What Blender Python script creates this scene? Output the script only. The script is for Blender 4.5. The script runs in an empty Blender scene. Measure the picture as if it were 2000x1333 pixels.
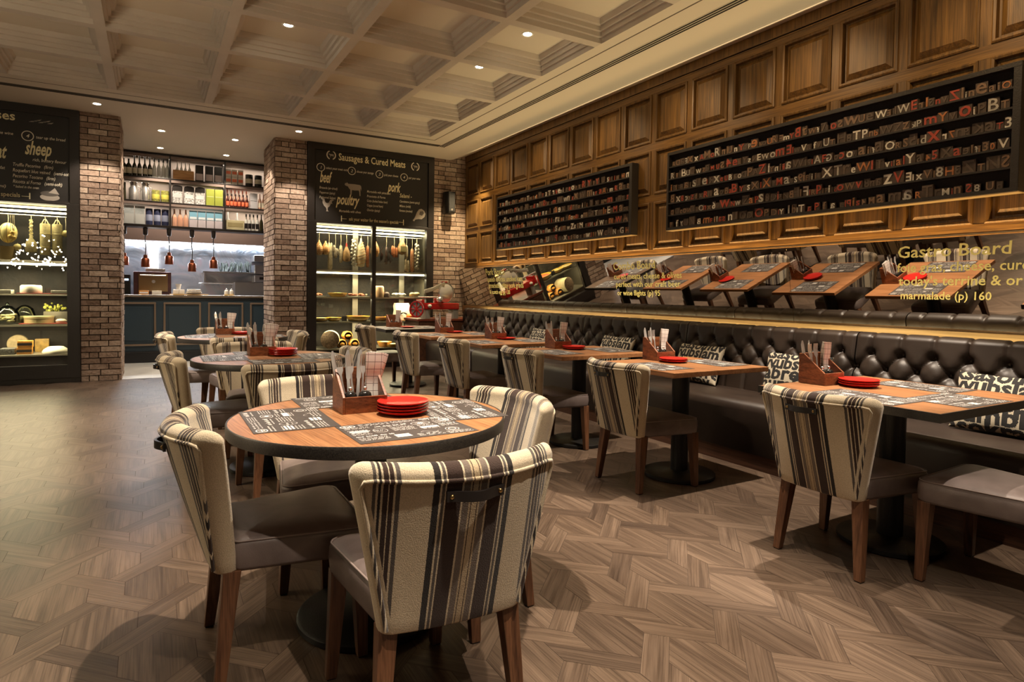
import bpy, bmesh, math, random
import numpy as np
from mathutils import Vector, Matrix
random.seed(11)
S = bpy.context.scene
C = S.collection
PI = math.pi

# ---------------------------------------------------------------- camera
CAMH = 1.205
def make_camera():
    yaw, pitch, roll = (math.radians(a) for a in (30.0996, -1.75304, 0.81932))
    f = Vector((math.sin(yaw)*math.cos(pitch), math.cos(yaw)*math.cos(pitch), math.sin(pitch)))
    r = Vector((math.cos(yaw), -math.sin(yaw), 0)); u = r.cross(f)
    c, s = math.cos(roll), math.sin(roll)
    R, U = c*r + s*u, -s*r + c*u
    M = Matrix(((R.x, U.x, -f.x, 0), (R.y, U.y, -f.y, 0), (R.z, U.z, -f.z, CAMH), (0, 0, 0, 1)))
    cd = bpy.data.cameras.new('camera'); cd.sensor_width = 36; cd.lens = 1212.504/2000*36
    cd.shift_y = -55.06/2000; cd.clip_start = .05
    o = bpy.data.objects.new('camera', cd); C.objects.link(o); o.matrix_world = M
    S.camera = o
make_camera()

# ---------------------------------------------------------------- world, exposure, lamps
S.view_settings.view_transform = 'Standard'; S.view_settings.look = 'None'
S.view_settings.gamma = 1; S.view_settings.use_curve_mapping = False
S.view_settings.exposure = 0.30
S.cycles.use_denoising = True
S.cycles.max_bounces = 8; S.cycles.diffuse_bounces = 3; S.cycles.glossy_bounces = 4
S.cycles.transparent_max_bounces = 12; S.cycles.transmission_bounces = 4
S.cycles.sample_clamp_indirect = 4; S.cycles.caustics_reflective = False; S.cycles.caustics_refractive = False
W = bpy.data.worlds.new('world'); S.world = W; W.use_nodes = True
W.node_tree.nodes['Background'].inputs[0].default_value = (.95, .80, .62, 1)
W.node_tree.nodes['Background'].inputs[1].default_value = .035
WARM = (1, .835, .66)
def spot(x, y, z, e, ang=95, blend=.35, col=WARM, to=None, r=.022):
    d = bpy.data.lights.new('downlight_lamp', 'SPOT'); d.energy = e; d.color = col
    d.spot_size = math.radians(ang); d.spot_blend = blend; d.shadow_soft_size = r
    o = bpy.data.objects.new('downlight_lamp', d); C.objects.link(o); o.location = (x, y, z)
    if to: o.rotation_euler = (Vector(to)-Vector((x, y, z))).to_track_quat('-Z', 'Y').to_euler()
    return o
def area(loc, rot, sx, sy, e, col=WARM):
    d = bpy.data.lights.new('strip_lamp', 'AREA'); d.shape = 'RECTANGLE'; d.size = sx; d.size_y = sy
    d.energy = e; d.color = col
    o = bpy.data.objects.new('strip_lamp', d); C.objects.link(o); o.location = loc; o.rotation_euler = rot
    return o
CX = [2.574-.971*i for i in range(6)]            # coffer left edges
CY = [8.375-.98*i for i in range(13)]            # coffer far edges
CW, CD, CZ, CH = .887, .885, 3.44, .175
def cof(i, j): return CX[i]+CW/2, CY[j]-CD/2
LAMPS = []                                        # (x, y, z, energy, spot angle)
for i, j, e, ang in [(0,0,150,66),(0,1,140,60),(0,2,180,54),(0,3,200,50),(0,4,120,48),(0,7,70,56),
                (2,2,250,64),(2,4,160,58),(4,2,640,56),(4,4,130,60),(3,0,150,66),(1,0,130,66)]:
    x, y = cof(i, j); LAMPS.append((x, y, CZ+CH, e, ang))
LAMPS += [(3.36,2.53,3.45,640,58), (.80,2.13,3.45,560,60), (3.35,.75,3.45,300,58), (1.0,.15,3.45,300,76), (.1,-.9,3.45,300,84), (1.62,2.0,3.45,200,42), (.08,2.1,3.45,60,50)]
for x, y in [(-.575,9.13),(1.785,9.11)]: LAMPS.append((x, y, CZ, 130, 84))
for x, y in [(.12,10.16),(1.075,10.15),(.116,11.40),(1.07,11.39)]: LAMPS.append((x, y, CZ, 70, 110))
for x, y, z, e, a in LAMPS: spot(x, y, z-.035, e, a)
for y in (.6, 1.9, 3.2, 4.5, 5.8, 7.1, 8.4):      # added wall-wash lamps along the air vent, with no fittings
    spot(3.84, y, 3.37, 26, 104, .9, (1, .70, .38), (4.63, y, 2.45), .05)
area((4.52, 4.4, 3.47), (0, math.radians(75), 0), .03, 9.4, 5, (1, .68, .36))     # added unseen strip lamp, brightens the top of the panelling
area((4.575, 4.4, 1.605), (PI, math.radians(-12), 0), .02, 9.4, 24, (1, .62, .24))  # strip on top of the mirror
area((4.50, 4.2, .795), (PI, 0, 0), .05, 9.2, 44, (1, .84, .48))                   # strip in the gap behind the bench
spot(4.30, 8.75, 3.40, 200, 70, .6, (1, .76, .44), (4.30, 9.5, 1.0))
area((3.03, 9.90, 2.19), (0, 0, 0), 1.7, .12, 20, (1, .86, .55))                  # case lighting
area((3.03, 9.86, 1.43), (0, 0, 0), 1.7, .10, 24, (1, .84, .52))
area((-1.95, 9.90, 2.19), (0, 0, 0), 1.9, .12, 20, (1, .88, .58))
area((-1.95, 9.86, 1.43), (0, 0, 0), 1.9, .10, 24, (1, .86, .56))
for cx_, wd in ((3.03,1.7),(-1.95,1.9)):
    area((cx_, 9.80, .70), (0,0,0), wd, .06, 22, (1,.84,.52)); area((cx_, 9.78, 1.09), (0,0,0), wd, .05, 18, (1,.84,.52))  # unseen lamps added to brighten the lower shelves
area((.7, 13.0, 1.98), (math.radians(-25), 0, 0), 2.8, .06, 55, (.86, .92, 1))    # kitchen wall strip
area((.7, 12.4, 3.0), (0, 0, 0), 2.0, .5, 30, (1, .86, .74))

# ---------------------------------------------------------------- materials
MATS = {}
def _new(name):
    m = bpy.data.materials.new(name); m.use_nodes = True
    return m, m.node_tree, m.node_tree.nodes['Principled BSDF']
def N(nt, t, **k):
    n = nt.nodes.new(t)
    for a, v in k.items(): setattr(n, a, v)
    return n
def ramp(nt, fac, stops, const=False):
    r = N(nt, 'ShaderNodeValToRGB'); cr = r.color_ramp
    if const: cr.interpolation = 'CONSTANT'
    while len(cr.elements) < len(stops): cr.elements.new(1)
    for e, (p, c) in zip(cr.elements, stops): e.position = p; e.color = (*c, 1)
    nt.links.new(fac, r.inputs[0]); return r.outputs[0]
def mapped(nt, src, sc, rnd=False):
    mp = N(nt, 'ShaderNodeMapping'); mp.inputs['Scale'].default_value = sc
    nt.links.new(src, mp.inputs[0])
    if rnd:
        oi = N(nt, 'ShaderNodeObjectInfo'); ml = N(nt, 'ShaderNodeMath', operation='MULTIPLY'); ml.inputs[1].default_value = 37.
        nt.links.new(oi.outputs['Random'], ml.inputs[0]); nt.links.new(ml.outputs[0], mp.inputs['Location'])
    return mp.outputs[0]
def noise(nt, vec, scale, detail=4, dist=0, rough=.5):
    n = N(nt, 'ShaderNodeTexNoise'); n.inputs['Scale'].default_value = scale; n.inputs['Detail'].default_value = detail
    n.inputs['Distortion'].default_value = dist; n.inputs['Roughness'].default_value = rough
    nt.links.new(vec, n.inputs['Vector']); return n.outputs[0]
def bump(nt, b, h, st, dist=.01):
    n = N(nt, 'ShaderNodeBump'); n.inputs['Strength'].default_value = st; n.inputs['Distance'].default_value = dist
    nt.links.new(h, n.inputs['Height']); nt.links.new(n.outputs[0], b.inputs['Normal'])
def mix(nt, mode, fac, a, b):
    n = N(nt, 'ShaderNodeMix', data_type='RGBA', blend_type=mode)
    if isinstance(fac, float): n.inputs[0].default_value = fac
    else: nt.links.new(fac, n.inputs[0])
    for s, v in ((n.inputs[6], a), (n.inputs[7], b)):
        if isinstance(v, tuple): s.default_value = (*v, 1)
        else: nt.links.new(v, s)
    return n.outputs[2]
def mat(name, col, rough=.5, metal=0., mott=0., msc=8., bmp=0., bsc=60., emit=0., coat=0., spec=.5):
    """plain procedural surface: colour mottled by noise, optional bump"""
    if name in MATS: return MATS[name]
    m, nt, b = _new(name)
    b.inputs['Roughness'].default_value = rough; b.inputs['Metallic'].default_value = metal
    b.inputs['Specular IOR Level'].default_value = spec
    if coat: b.inputs['Coat Weight'].default_value = coat; b.inputs['Coat Roughness'].default_value = .15
    tc = N(nt, 'ShaderNodeTexCoord').outputs['Object']
    if mott:
        f = noise(nt, mapped(nt, tc, (1, 1, 1), True), msc, 5)
        lo = tuple(c*(1-mott) for c in col); hi = tuple(min(1, c*(1+mott)) for c in col)
        nt.links.new(ramp(nt, f, [(.3, lo), (.7, hi)]), b.inputs['Base Color'])
    else: b.inputs['Base Color'].default_value = (*col, 1)
    if bmp: bump(nt, b, noise(nt, tc, bsc, 3), bmp)
    if emit:
        b.inputs['Emission Color'].default_value = (*col, 1); b.inputs['Emission Strength'].default_value = emit
    MATS[name] = m; return m
def wood(name, dark, light, sc=(14, 14, 1.2), rough=.45, coat=0., rnd=True, uv=False, attr=None, bmp=.15, spec=.5):
    if name in MATS: return MATS[name]
    m, nt, b = _new(name); tcn = N(nt, 'ShaderNodeTexCoord')
    src = tcn.outputs['UV'] if uv else tcn.outputs['Object']
    v = mapped(nt, src, sc, rnd); v2 = mapped(nt, src, tuple(s*7 if s > 3 else s*2 for s in sc), rnd)
    g = noise(nt, v, 1., 5, 1.1); fi = noise(nt, v2, 1., 3)
    mid = tuple((a+c)/2 for a, c in zip(dark, light))
    col = ramp(nt, g, [(.30, dark), (.5, mid), (.72, light)])
    col = mix(nt, 'MULTIPLY', .62, col, ramp(nt, fi, [(.36, (.42, .38, .35)), (.55, (1, 1, 1))]))
    if attr:
        a = N(nt, 'ShaderNodeAttribute', attribute_name=attr)
        col = mix(nt, 'MULTIPLY', 1., col, ramp(nt, a.outputs['Fac'], [(0, (.58, .56, .55)), (.5, (.86, .84, .80)), (1, (1.0, 1.0, .98))]))
    nt.links.new(col, b.inputs['Base Color']); b.inputs['Roughness'].default_value = rough
    b.inputs['Specular IOR Level'].default_value = spec
    if coat: b.inputs['Coat Weight'].default_value = coat; b.inputs['Coat Roughness'].default_value = .2
    bump(nt, b, fi, bmp, .004)
    MATS[name] = m; return m

CREAM, TAN, GREYB, DARKB, GREY, BLKB = (.62,.52,.37), (.50,.39,.25), (.17,.135,.11), (.045,.026,.020), (.10,.085,.075), (.025,.020,.018)
def stripe_fabric():
    m, nt, b = _new('striped_wool'); tc = N(nt, 'ShaderNodeTexCoord').outputs['Object']
    wob = noise(nt, mapped(nt, tc, (1, 1, 1)), 220., 2)
    sx = N(nt, 'ShaderNodeSeparateXYZ'); nt.links.new(tc, sx.inputs[0])
    wm = N(nt, 'ShaderNodeMath', operation='MULTIPLY_ADD'); wm.inputs[1].default_value = .0022; nt.links.new(wob, wm.inputs[0]); nt.links.new(sx.outputs[0], wm.inputs[2])
    ab = N(nt, 'ShaderNodeMath', operation='ABSOLUTE'); nt.links.new(wm.outputs[0], ab.inputs[0])
    sc = N(nt, 'ShaderNodeMath', operation='DIVIDE'); sc.inputs[1].default_value = .30; nt.links.new(ab.outputs[0], sc.inputs[0])
    st = [(0,TAN),(.006,DARKB),(.0085,TAN),(.013,GREYB),(.030,CREAM),(.034,DARKB),(.072,CREAM),(.0755,GREY),(.083,CREAM),(.087,BLKB),
          (.102,CREAM),(.175,GREY),(.185,CREAM),(.189,DARKB),(.199,CREAM),(.2015,DARKB),(.212,CREAM),(.216,BLKB),(.222,CREAM),(.2265,GREY),(.234,CREAM)]
    col = ramp(nt, sc.outputs[0], [(p/.30, c) for p, c in st], True)
    w = noise(nt, mapped(nt, tc, (420, 420, 260)), 1., 2)
    col = mix(nt, 'MULTIPLY', .6, col, ramp(nt, w, [(.3, (.55,.55,.55)), (.65, (1,1,1))]))
    nt.links.new(col, b.inputs['Base Color']); b.inputs['Roughness'].default_value = .95
    b.inputs['Specular IOR Level'].default_value = .15
    b.inputs['Sheen Weight'].default_value = .25
    bump(nt, b, w, .5, .003); MATS['stripe'] = m; return m
M_STRIPE = stripe_fabric()
def wool():
    m, nt, b = _new('cream_wool'); tc = N(nt, 'ShaderNodeTexCoord').outputs['Object']; w = noise(nt, mapped(nt, tc, (420, 420, 260)), 1., 2)
    nt.links.new(mix(nt, 'MULTIPLY', .6, CREAM, ramp(nt, w, [(.3, (.55,.55,.55)), (.65, (1,1,1))])), b.inputs['Base Color']); b.inputs['Roughness'].default_value = .95
    b.inputs['Specular IOR Level'].default_value = .15; b.inputs['Sheen Weight'].default_value = .25; bump(nt, b, w, .5, .003); return m
M_WOOL = wool()
def leather(name, dark, light, rough, bs=.12, msc=5., coat=0.):
    m, nt, b = _new(name); tc = N(nt, 'ShaderNodeTexCoord').outputs['Object']
    f = noise(nt, mapped(nt, tc, (1,1,1), True), msc, 6, .4)
    nt.links.new(ramp(nt, f, [(.3, dark), (.72, light)]), b.inputs['Base Color'])
    rr = N(nt, 'ShaderNodeMapRange'); rr.inputs[3].default_value = rough-.08; rr.inputs[4].default_value = rough+.12
    nt.links.new(f, rr.inputs[0]); nt.links.new(rr.outputs[0], b.inputs['Roughness'])
    vo = N(nt, 'ShaderNodeTexVoronoi'); vo.inputs['Scale'].default_value = 260; nt.links.new(tc, vo.inputs['Vector'])
    bump(nt, b, vo.outputs['Distance'], bs, .002); return m
M_TAUPE = leather('taupe_leather', (.095,.073,.067), (.195,.155,.145), .40, .10, 7.)
M_BENCH = leather('dark_brown_leather', (.015,.0085,.0055), (.029,.017,.011), .46, .10, 3.)
M_WOODLEG = wood('walnut_leg', (.075,.030,.014), (.19,.085,.040), (30,30,2.5), .4)
M_OAKPANEL_V = wood('oak_panel_vertical', (.072,.035,.0075), (.225,.115,.027), (34,26,1.5), .5, rnd=False)
M_OAKPANEL_H = wood('oak_panel_horizontal', (.09,.042,.008), (.255,.13,.030), (34,1.5,30), .5, rnd=False)
M_LEDGE = wood('pale_oak_ledge', (.30,.18,.075), (.47,.31,.14), (16,.8,14), .4, rnd=False)
M_TABLE = wood('orange_oak_top', (.27,.115,.045), (.42,.20,.085), (26,2.2,26), .42, spec=.35)
M_TABLEDARK = wood('dark_oak_top', (.085,.048,.026), (.17,.105,.06), (26,2.2,26), .4)
M_CADDY = wood('red_brown_acacia', (.14,.043,.017), (.38,.135,.055), (9,9,30), .4)
M_FLOOR = wood('smoked_oak_floor', (.078,.053,.038), (.168,.119,.086), (1.6,26,1), .34, rnd=False, uv=True, attr='rnd', bmp=.12)
M_GAP = mat('floor_gap', (.035,.022,.014), .7)
M_PLINTH = wood('plinth_walnut', (.05,.02,.01), (.12,.05,.025), (14,1.2,14), .45, rnd=False)
M_BLACK = mat('black_metal', (.012,.011,.010), .42, .3, bmp=.1, bsc=200)
M_BLACKPAINT = mat('black_painted_wood', (.016,.0125,.011), .38, bmp=.12, bsc=90)
M_EDGE = mat('dark_speckled_edge', (.022,.019,.016), .45, mott=.8, msc=260)
M_CEIL = mat('limed_ceiling_paint', (.62,.565,.505), .75, mott=.06, msc=3)
M_CEILP = mat('ceiling_plaster', (.72,.66,.56), .8)
M_STEEL = mat('polished_steel', (.80,.78,.75), .24, .85)
M_CUT = mat('cutlery_steel', (.78,.76,.73), .22, .55)
M_BRUSHED = mat('brushed_steel', (.52,.52,.54), .30, 1., bmp=.25, bsc=9)
M_RED = mat('red_glaze', (.52,.018,.012), .30, coat=.25)
M_BRASS = mat('brass', (.45,.30,.12), .3, 1.)
M_WHITE = mat('white_porcelain', (.80,.77,.72), .3)
M_GOLD = mat('gold_lettering', (.80,.68,.26), .5)
M_CHALK = mat('chalk_lettering', (.80,.74,.60), .7)
M_CHALKY = mat('yellow_lettering', (.82,.74,.46), .7)
M_LAMP = mat('lamp_lens', (1,.86,.62), .5, emit=30.)
M_TUBE = mat('light_tube', (1,.88,.60), .5, emit=6.)
M_COOLTUBE = mat('cool_light_strip', (.85,.93,1), .5, emit=9.)
M_BLACKLEATHER = mat('black_strap', (.015,.012,.011), .4, bmp=.1)
def glass_pane(name='clear_glass', tint=(.97,.98,.96)):
    m = bpy.data.materials.new(name); m.use_nodes = True; nt = m.node_tree; nt.nodes.clear()
    o = N(nt, 'ShaderNodeOutputMaterial'); t = N(nt, 'ShaderNodeBsdfTransparent'); g = N(nt, 'ShaderNodeBsdfGlossy')
    t.inputs[0].default_value = (*tint, 1); g.inputs[1].default_value = 0.
    fr = N(nt, 'ShaderNodeFresnel'); fr.inputs[0].default_value = 1.45; mx = N(nt, 'ShaderNodeMixShader')
    nt.links.new(fr.outputs[0], mx.inputs[0]); nt.links.new(t.outputs[0], mx.inputs[1]); nt.links.new(g.outputs[0], mx.inputs[2])
    nt.links.new(mx.outputs[0], o.inputs[0]); return m
M_GLASS = glass_pane()
M_GLASSW = glass_pane('bottle_glass', (.80,.84,.80))
M_MIRROR = mat('mirror_silver', (.74,.71,.66), .015, 1.)

# ---------------------------------------------------------------- mesh builder
class MB:
    def __init__(s): s.V = []; s.F = []; s.I = []; s.A = []; s.att = 0.
    def v(s, p): s.V.append((p[0], p[1], p[2])); return len(s.V)-1
    def f(s, idx, mi=0): s.F.append(tuple(idx)); s.I.append(mi); s.A.append(s.att)
    def quad(s, a, b, c, d, mi=0): s.f([s.v(a), s.v(b), s.v(c), s.v(d)], mi)
    def poly(s, pts, mi=0): s.f([s.v(p) for p in pts], mi)
    def box(s, a, b, mi=0, M=None):
        x0, y0, z0 = a; x1, y1, z1 = b
        P = [Vector(p) for p in ((x0,y0,z0),(x1,y0,z0),(x1,y1,z0),(x0,y1,z0),(x0,y0,z1),(x1,y0,z1),(x1,y1,z1),(x0,y1,z1))]
        if M: P = [M @ p for p in P]
        s.hexa(P, mi)
    def hexa(s, P, mi=0):
        i = [s.v(p) for p in P]
        for q in ((0,3,2,1),(4,5,6,7),(0,1,5,4),(1,2,6,5),(2,3,7,6),(3,0,4,7)): s.f([i[k] for k in q], mi)
    def loops(s, L, mi=0, closed=True, cap0=True, cap1=True):
        """skin a list of equally long point rings"""
        R = [[s.v(p) for p in l] for l in L]; n = len(R[0])
        for a, b in zip(R, R[1:]):
            for k in range(n if closed else n-1):
                j = (k+1) % n; s.f((a[k], a[j], b[j], b[k]), mi[k] if isinstance(mi, list) else mi)
        m0 = mi[0] if isinstance(mi, list) else mi
        if cap0: s.f(R[0][::-1], m0)
        if cap1: s.f(R[-1], m0)
    def lathe(s, prof, c=(0,0,0), n=24, mi=0, M=None, sq=(1,1)):
        L = []
        for r, z in prof:
            l = [Vector((c[0]+sq[0]*max(r,1e-4)*math.cos(2*PI*k/n), c[1]+sq[1]*max(r,1e-4)*math.sin(2*PI*k/n), c[2]+z)) for k in range(n)]
            L.append([M @ p for p in l] if M else l)
        s.loops(L, mi)
    def tube(s, pts, r, n=8, mi=0, closed=False):
        pts = [Vector(p) for p in pts]; L = []; up = Vector((0,0,1)); m = len(pts)
        for i, p in enumerate(pts):
            a = pts[(i-1) % m] if closed or i else p; b = pts[(i+1) % m] if closed or i < m-1 else p
            d = (b-a); d = d.normalized() if d.length > 1e-9 else Vector((0,0,1))
            x = d.cross(up) if abs(d.dot(up)) < .95 else d.cross(Vector((0,1,0)))
            x.normalize(); y = d.cross(x); rr = r[i] if isinstance(r, (list, tuple)) else r
            L.append([p + rr*(math.cos(2*PI*k/n)*x + math.sin(2*PI*k/n)*y) for k in range(n)])
        if closed: L.append(L[0])
        s.loops(L, mi, cap0=not closed, cap1=not closed)
    def ball(s, c, r, mi=0, n=12, m=8):
        rx, ry, rz = r if isinstance(r, (list, tuple)) else (r, r, r)
        s.lathe([(math.sin(PI*k/m), -math.cos(PI*k/m)*rz) for k in range(m+1)], c, n, mi, sq=(rx, ry))
    def prism(s, poly, o, xd, yd, depth, mi=0):
        """extrude a 2-D outline (x,y along xd,yd) by vector depth"""
        o, xd, yd, dv = Vector(o), Vector(xd), Vector(yd), Vector(depth)
        a = [o+xd*x+yd*y for x, y in poly]; s.loops([a, [p+dv for p in a]], mi)
    def text(s, t, o, xd, yd, size, mi=0, align='L', shear=0., bold=0., depth=.0012, sx=1.):
        g = glyphs(t, shear, bold); o, xd, yd = Vector(o), Vector(xd).normalized(), Vector(yd).normalized(); nz = xd.cross(yd)
        w = g[2]*size*sx; off = {'L': 0, 'C': -w/2, 'R': -w}[align]; base = len(s.V)
        for x, y in g[0]: s.v(o + xd*(x*size*sx+off) + yd*(y*size) + nz*depth)
        for fc in g[1]: s.f([base+k for k in fc], mi)
        return w
    def obj(s, name, mats, parent=None, smooth=35, bev=0., attr=False, merge=True, uv=None, M=None):
        me = bpy.data.meshes.new(name); me.from_pydata(s.V, [], s.F)
        me.polygons.foreach_set('material_index', s.I)
        if attr:
            at = me.attributes.new('rnd', 'FLOAT', 'FACE'); at.data.foreach_set('value', s.A)
        if uv:
            ul = me.uv_layers.new(name='UVMap'); ul.data.foreach_set('uv', [c for p in uv for c in p])
        if merge or bev:
            bm = bmesh.new(); bm.from_mesh(me)
            if merge: bmesh.ops.remove_doubles(bm, verts=bm.verts, dist=1e-6)
            if not uv: bmesh.ops.recalc_face_normals(bm, faces=bm.faces)
            if bev:
                es = [e for e in bm.edges if len(e.link_faces) == 2 and e.calc_face_angle(0) > .6]
                bmesh.ops.bevel(bm, geom=es, offset=bev, segments=2, affect='EDGES', profile=.6, clamp_overlap=True)
            bm.to_mesh(me); bm.free()
        for m in (mats if isinstance(mats, (list, tuple)) else [mats]): me.materials.append(m)
        if smooth:
            me.polygons.foreach_set('use_smooth', [True]*len(me.polygons)); me.set_sharp_from_angle(angle=math.radians(smooth))
        o = bpy.data.objects.new(name, me); C.objects.link(o)
        if parent: o.parent = parent
        if M is not None: o.matrix_world = M
        return o
GL = {}
def glyphs(t, shear=0., bold=0.):
    k = (t, shear, bold)
    if k in GL: return GL[k]
    cu = bpy.data.curves.new('t', 'FONT'); cu.body = t; cu.size = 1; cu.shear = shear; cu.offset = bold; cu.resolution_u = 2; cu.fill_mode = 'FRONT'
    o = bpy.data.objects.new('t', cu); C.objects.link(o)
    dg = bpy.context.evaluated_depsgraph_get(); ev = o.evaluated_get(dg); me = ev.to_mesh()
    vs = [(v.co.x, v.co.y) for v in me.vertices]; fs = [tuple(p.vertices) for p in me.polygons]
    ev.to_mesh_clear(); bpy.data.objects.remove(o); bpy.data.curves.remove(cu)
    w = max((v[0] for v in vs), default=0); GL[k] = (vs, fs, w); return GL[k]

def tag(o, label, cat, group=None, kind=None):
    o['label'] = label; o['category'] = cat
    if group: o['group'] = group
    if kind: o['kind'] = kind
    return o
def thing(name, label, cat, loc=(0,0,0), rz=0., group=None):
    o = bpy.data.objects.new(name, None); C.objects.link(o); o.empty_display_size = .05
    o.location = loc; o.rotation_euler = (0, 0, rz); return tag(o, label, cat, group)
def struct(o): o['kind'] = 'structure'; return o
def dup(o, loc=None, rz=None, label=None, group=None, parent=None):
    c = o.copy(); C.objects.link(c)
    if parent: c.parent = parent
    else:
        if loc is not None: c.location = loc
        if rz is not None: c.rotation_euler = (0, 0, rz)
        if label: c['label'] = label
        if group: c['group'] = group
    for ch in o.children: dup(ch, parent=c)
    return c
def box_thing(name, a, b, m, label, cat, group=None, bev=.004):
    mb = MB(); mb.box(a, b); return tag(mb.obj(name, m, bev=bev), label, cat, group)
ORD = ['first','second','third','fourth','fifth','sixth','seventh','eighth','ninth','tenth','eleventh','twelfth']
# ================================================================ setting
YB = 9.65
def make_floor():
    a, w, s = .348, .112, .062; hp = w+s; b = hp+a/2-(w-s); x0, y0 = 1.753, 1.705
    hexa = [(0,hp),(w,s),(w,-s),(0,-hp),(-w,-s),(-w,s)]
    U = [(w,-s),(a,hp),(a-s,a-w),(w,s)]; D = [(x,-y) for x, y in U]; Um = [(-x,y) for x, y in U]; Dm = [(-x,-y) for x, y in U]; q_ = .70711
    sets = [[(hexa,(0,1)),(Um,(-q_,q_)),(D,(q_,-q_))], [(hexa,(0,1)),(U,(q_,q_)),(Dm,(-q_,-q_))]]
    mb = MB(); uv = []
    for j in range(-13, 27):
        for i in range(-17, 10):
            cx, cy = x0+(i+.5*(j % 2))*a, y0+j*b
            if not (-4.2 < cx < 4.6 and -2 < cy < YB-.1): continue
            for pts, (gx, gy) in sets[j % 2]:
                P = [(cx+x, min(cy+y, YB+.01)) for x, y in pts]
                mx = sum(p[0] for p in P)/len(P); my = sum(p[1] for p in P)/len(P)
                q = []
                for x, y in P:
                    d = math.hypot(x-mx, y-my) or 1; k = 1-.0011/d; q.append((mx+(x-mx)*k, my+(y-my)*k, 0))
                if q[0][2] > 1: continue
                mb.att = random.random(); mb.poly(q if sum((q[t][0]*q[(t+1)%len(q)][1]-q[(t+1)%len(q)][0]*q[t][1]) for t in range(len(q))) > 0 else q[::-1], 0)
                qq = q if sum((q[t][0]*q[(t+1)%len(q)][1]-q[(t+1)%len(q)][0]*q[t][1]) for t in range(len(q))) > 0 else q[::-1]
                ou, ov = random.uniform(0,40), random.uniform(0,40)
                for x, y, _ in qq: uv.append((x*gx+y*gy+ou, -x*gy+y*gx+ov))
    mb.att = .5; mb.box((-4.3,-2.1,-.06), (4.7,YB+.01,-.0012), 1)
    uv += [(0,0)]*24
    struct(mb.obj('floor', [M_FLOOR, M_GAP], smooth=0, merge=False, uv=uv, attr=True))
make_floor()

def make_ceiling():
    mb = MB(); z, h = CZ, CH
    xs = sorted(CX); ys = sorted(CY)
    xe = [xs[0]-.084]; ye = [ys[0]-CD-.095]
    X0, X1, Y1 = -2.9, 4.33, 12.2; Y0 = -4.6
    prof = [(0,0),(0,.045),(.022,.048),(.022,.085),(.045,.088),(.045,.125),(.07,.130),(.085,h)]
    for y in ys:
        for x in xs:
            L = []
            for ins, dz in prof:
                L.append([(x+ins,y-CD+ins,z+dz),(x+CW-ins,y-CD+ins,z+dz),(x+CW-ins,y-ins,z+dz),(x+ins,y-ins,z+dz)])
            mb.loops(L, 0, cap0=False, cap1=False); mb.poly(L[-1], 1)
    def q(x0,y0,x1,y1,mi=0): mb.quad((x0,y0,z),(x1,y0,z),(x1,y1,z),(x0,y1,z),mi)
    for k, x in enumerate(xs):                                  # beams running along the room
        xr = x+CW; nx = xs[k+1] if k+1 < len(xs) else xr
        for y in ys: q(x, y, xr, y+.98-CD if y < ys[-1] else y)
        if nx > xr: q(xr, Y0, nx, ys[-1])
    q(X0, Y0, xs[0], ys[-1]); q(X0, ys[-1], X1, Y1, 1); q(xs[-1]+CW, Y0, X1, ys[-1], 1)
    mb.loops([[(x,y,zz) for x,zz in ((X1,z),(X1+.06,z+.012),(4.50,3.50),(4.66,3.535))] for y in (Y0,Y1)], 1, closed=False, cap0=False, cap1=False)
    mb.box((3.582,Y0,z-.003),(3.592,8.52,z-.001),2); mb.box((-2.9,8.515,z-.003),(3.59,8.525,z-.001),2)
    struct(mb.obj('ceiling', [M_CEIL, M_CEILP, mat('ceiling_groove',(.16,.13,.10),.8)], smooth=0))
make_ceiling()

def diffuser(name, x0, y0, x1, y1, along, label):
    t = thing(name, label, 'air vent', ((x0+x1)/2, (y0+y1)/2, CZ), 0, 'linear slot vents in the ceiling')
    mb = MB(); mb.box((x0-t.location.x, y0-t.location.y, -.004), (x1-t.location.x, y1-t.location.y, .002)); mb.obj('vent_frame', M_CEILP if along == 'y' else mat('dim_vent',(.22,.19,.15),.6), t, 0)
    mb = MB(); hw = (x1-x0)/2; hl = (y1-y0)/2
    for k in range(3):
        if along == 'y': c = -hw+hw*2*(k+.5)/3; mb.box((c-.009,-hl,-.0065),(c+.009,hl,-.0045))
        else: c = -hl+hl*2*(k+.5)/3; mb.box((-hw,c-.008,-.0065),(hw,c+.008,-.0045))
    mb.obj('slot', mat('slot_black',(.012,.010,.008),.8), t, 0)
diffuser('slot_vent', 3.79, -3.5, 3.885, 8.84, 'y', 'long three-slot black and white air vent beside the oak panelled wall')
diffuser('slot_vent', -2.8, 8.74, 3.78, 8.845, 'x', 'long dull grey slot air vent in front of the menu boards')

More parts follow.
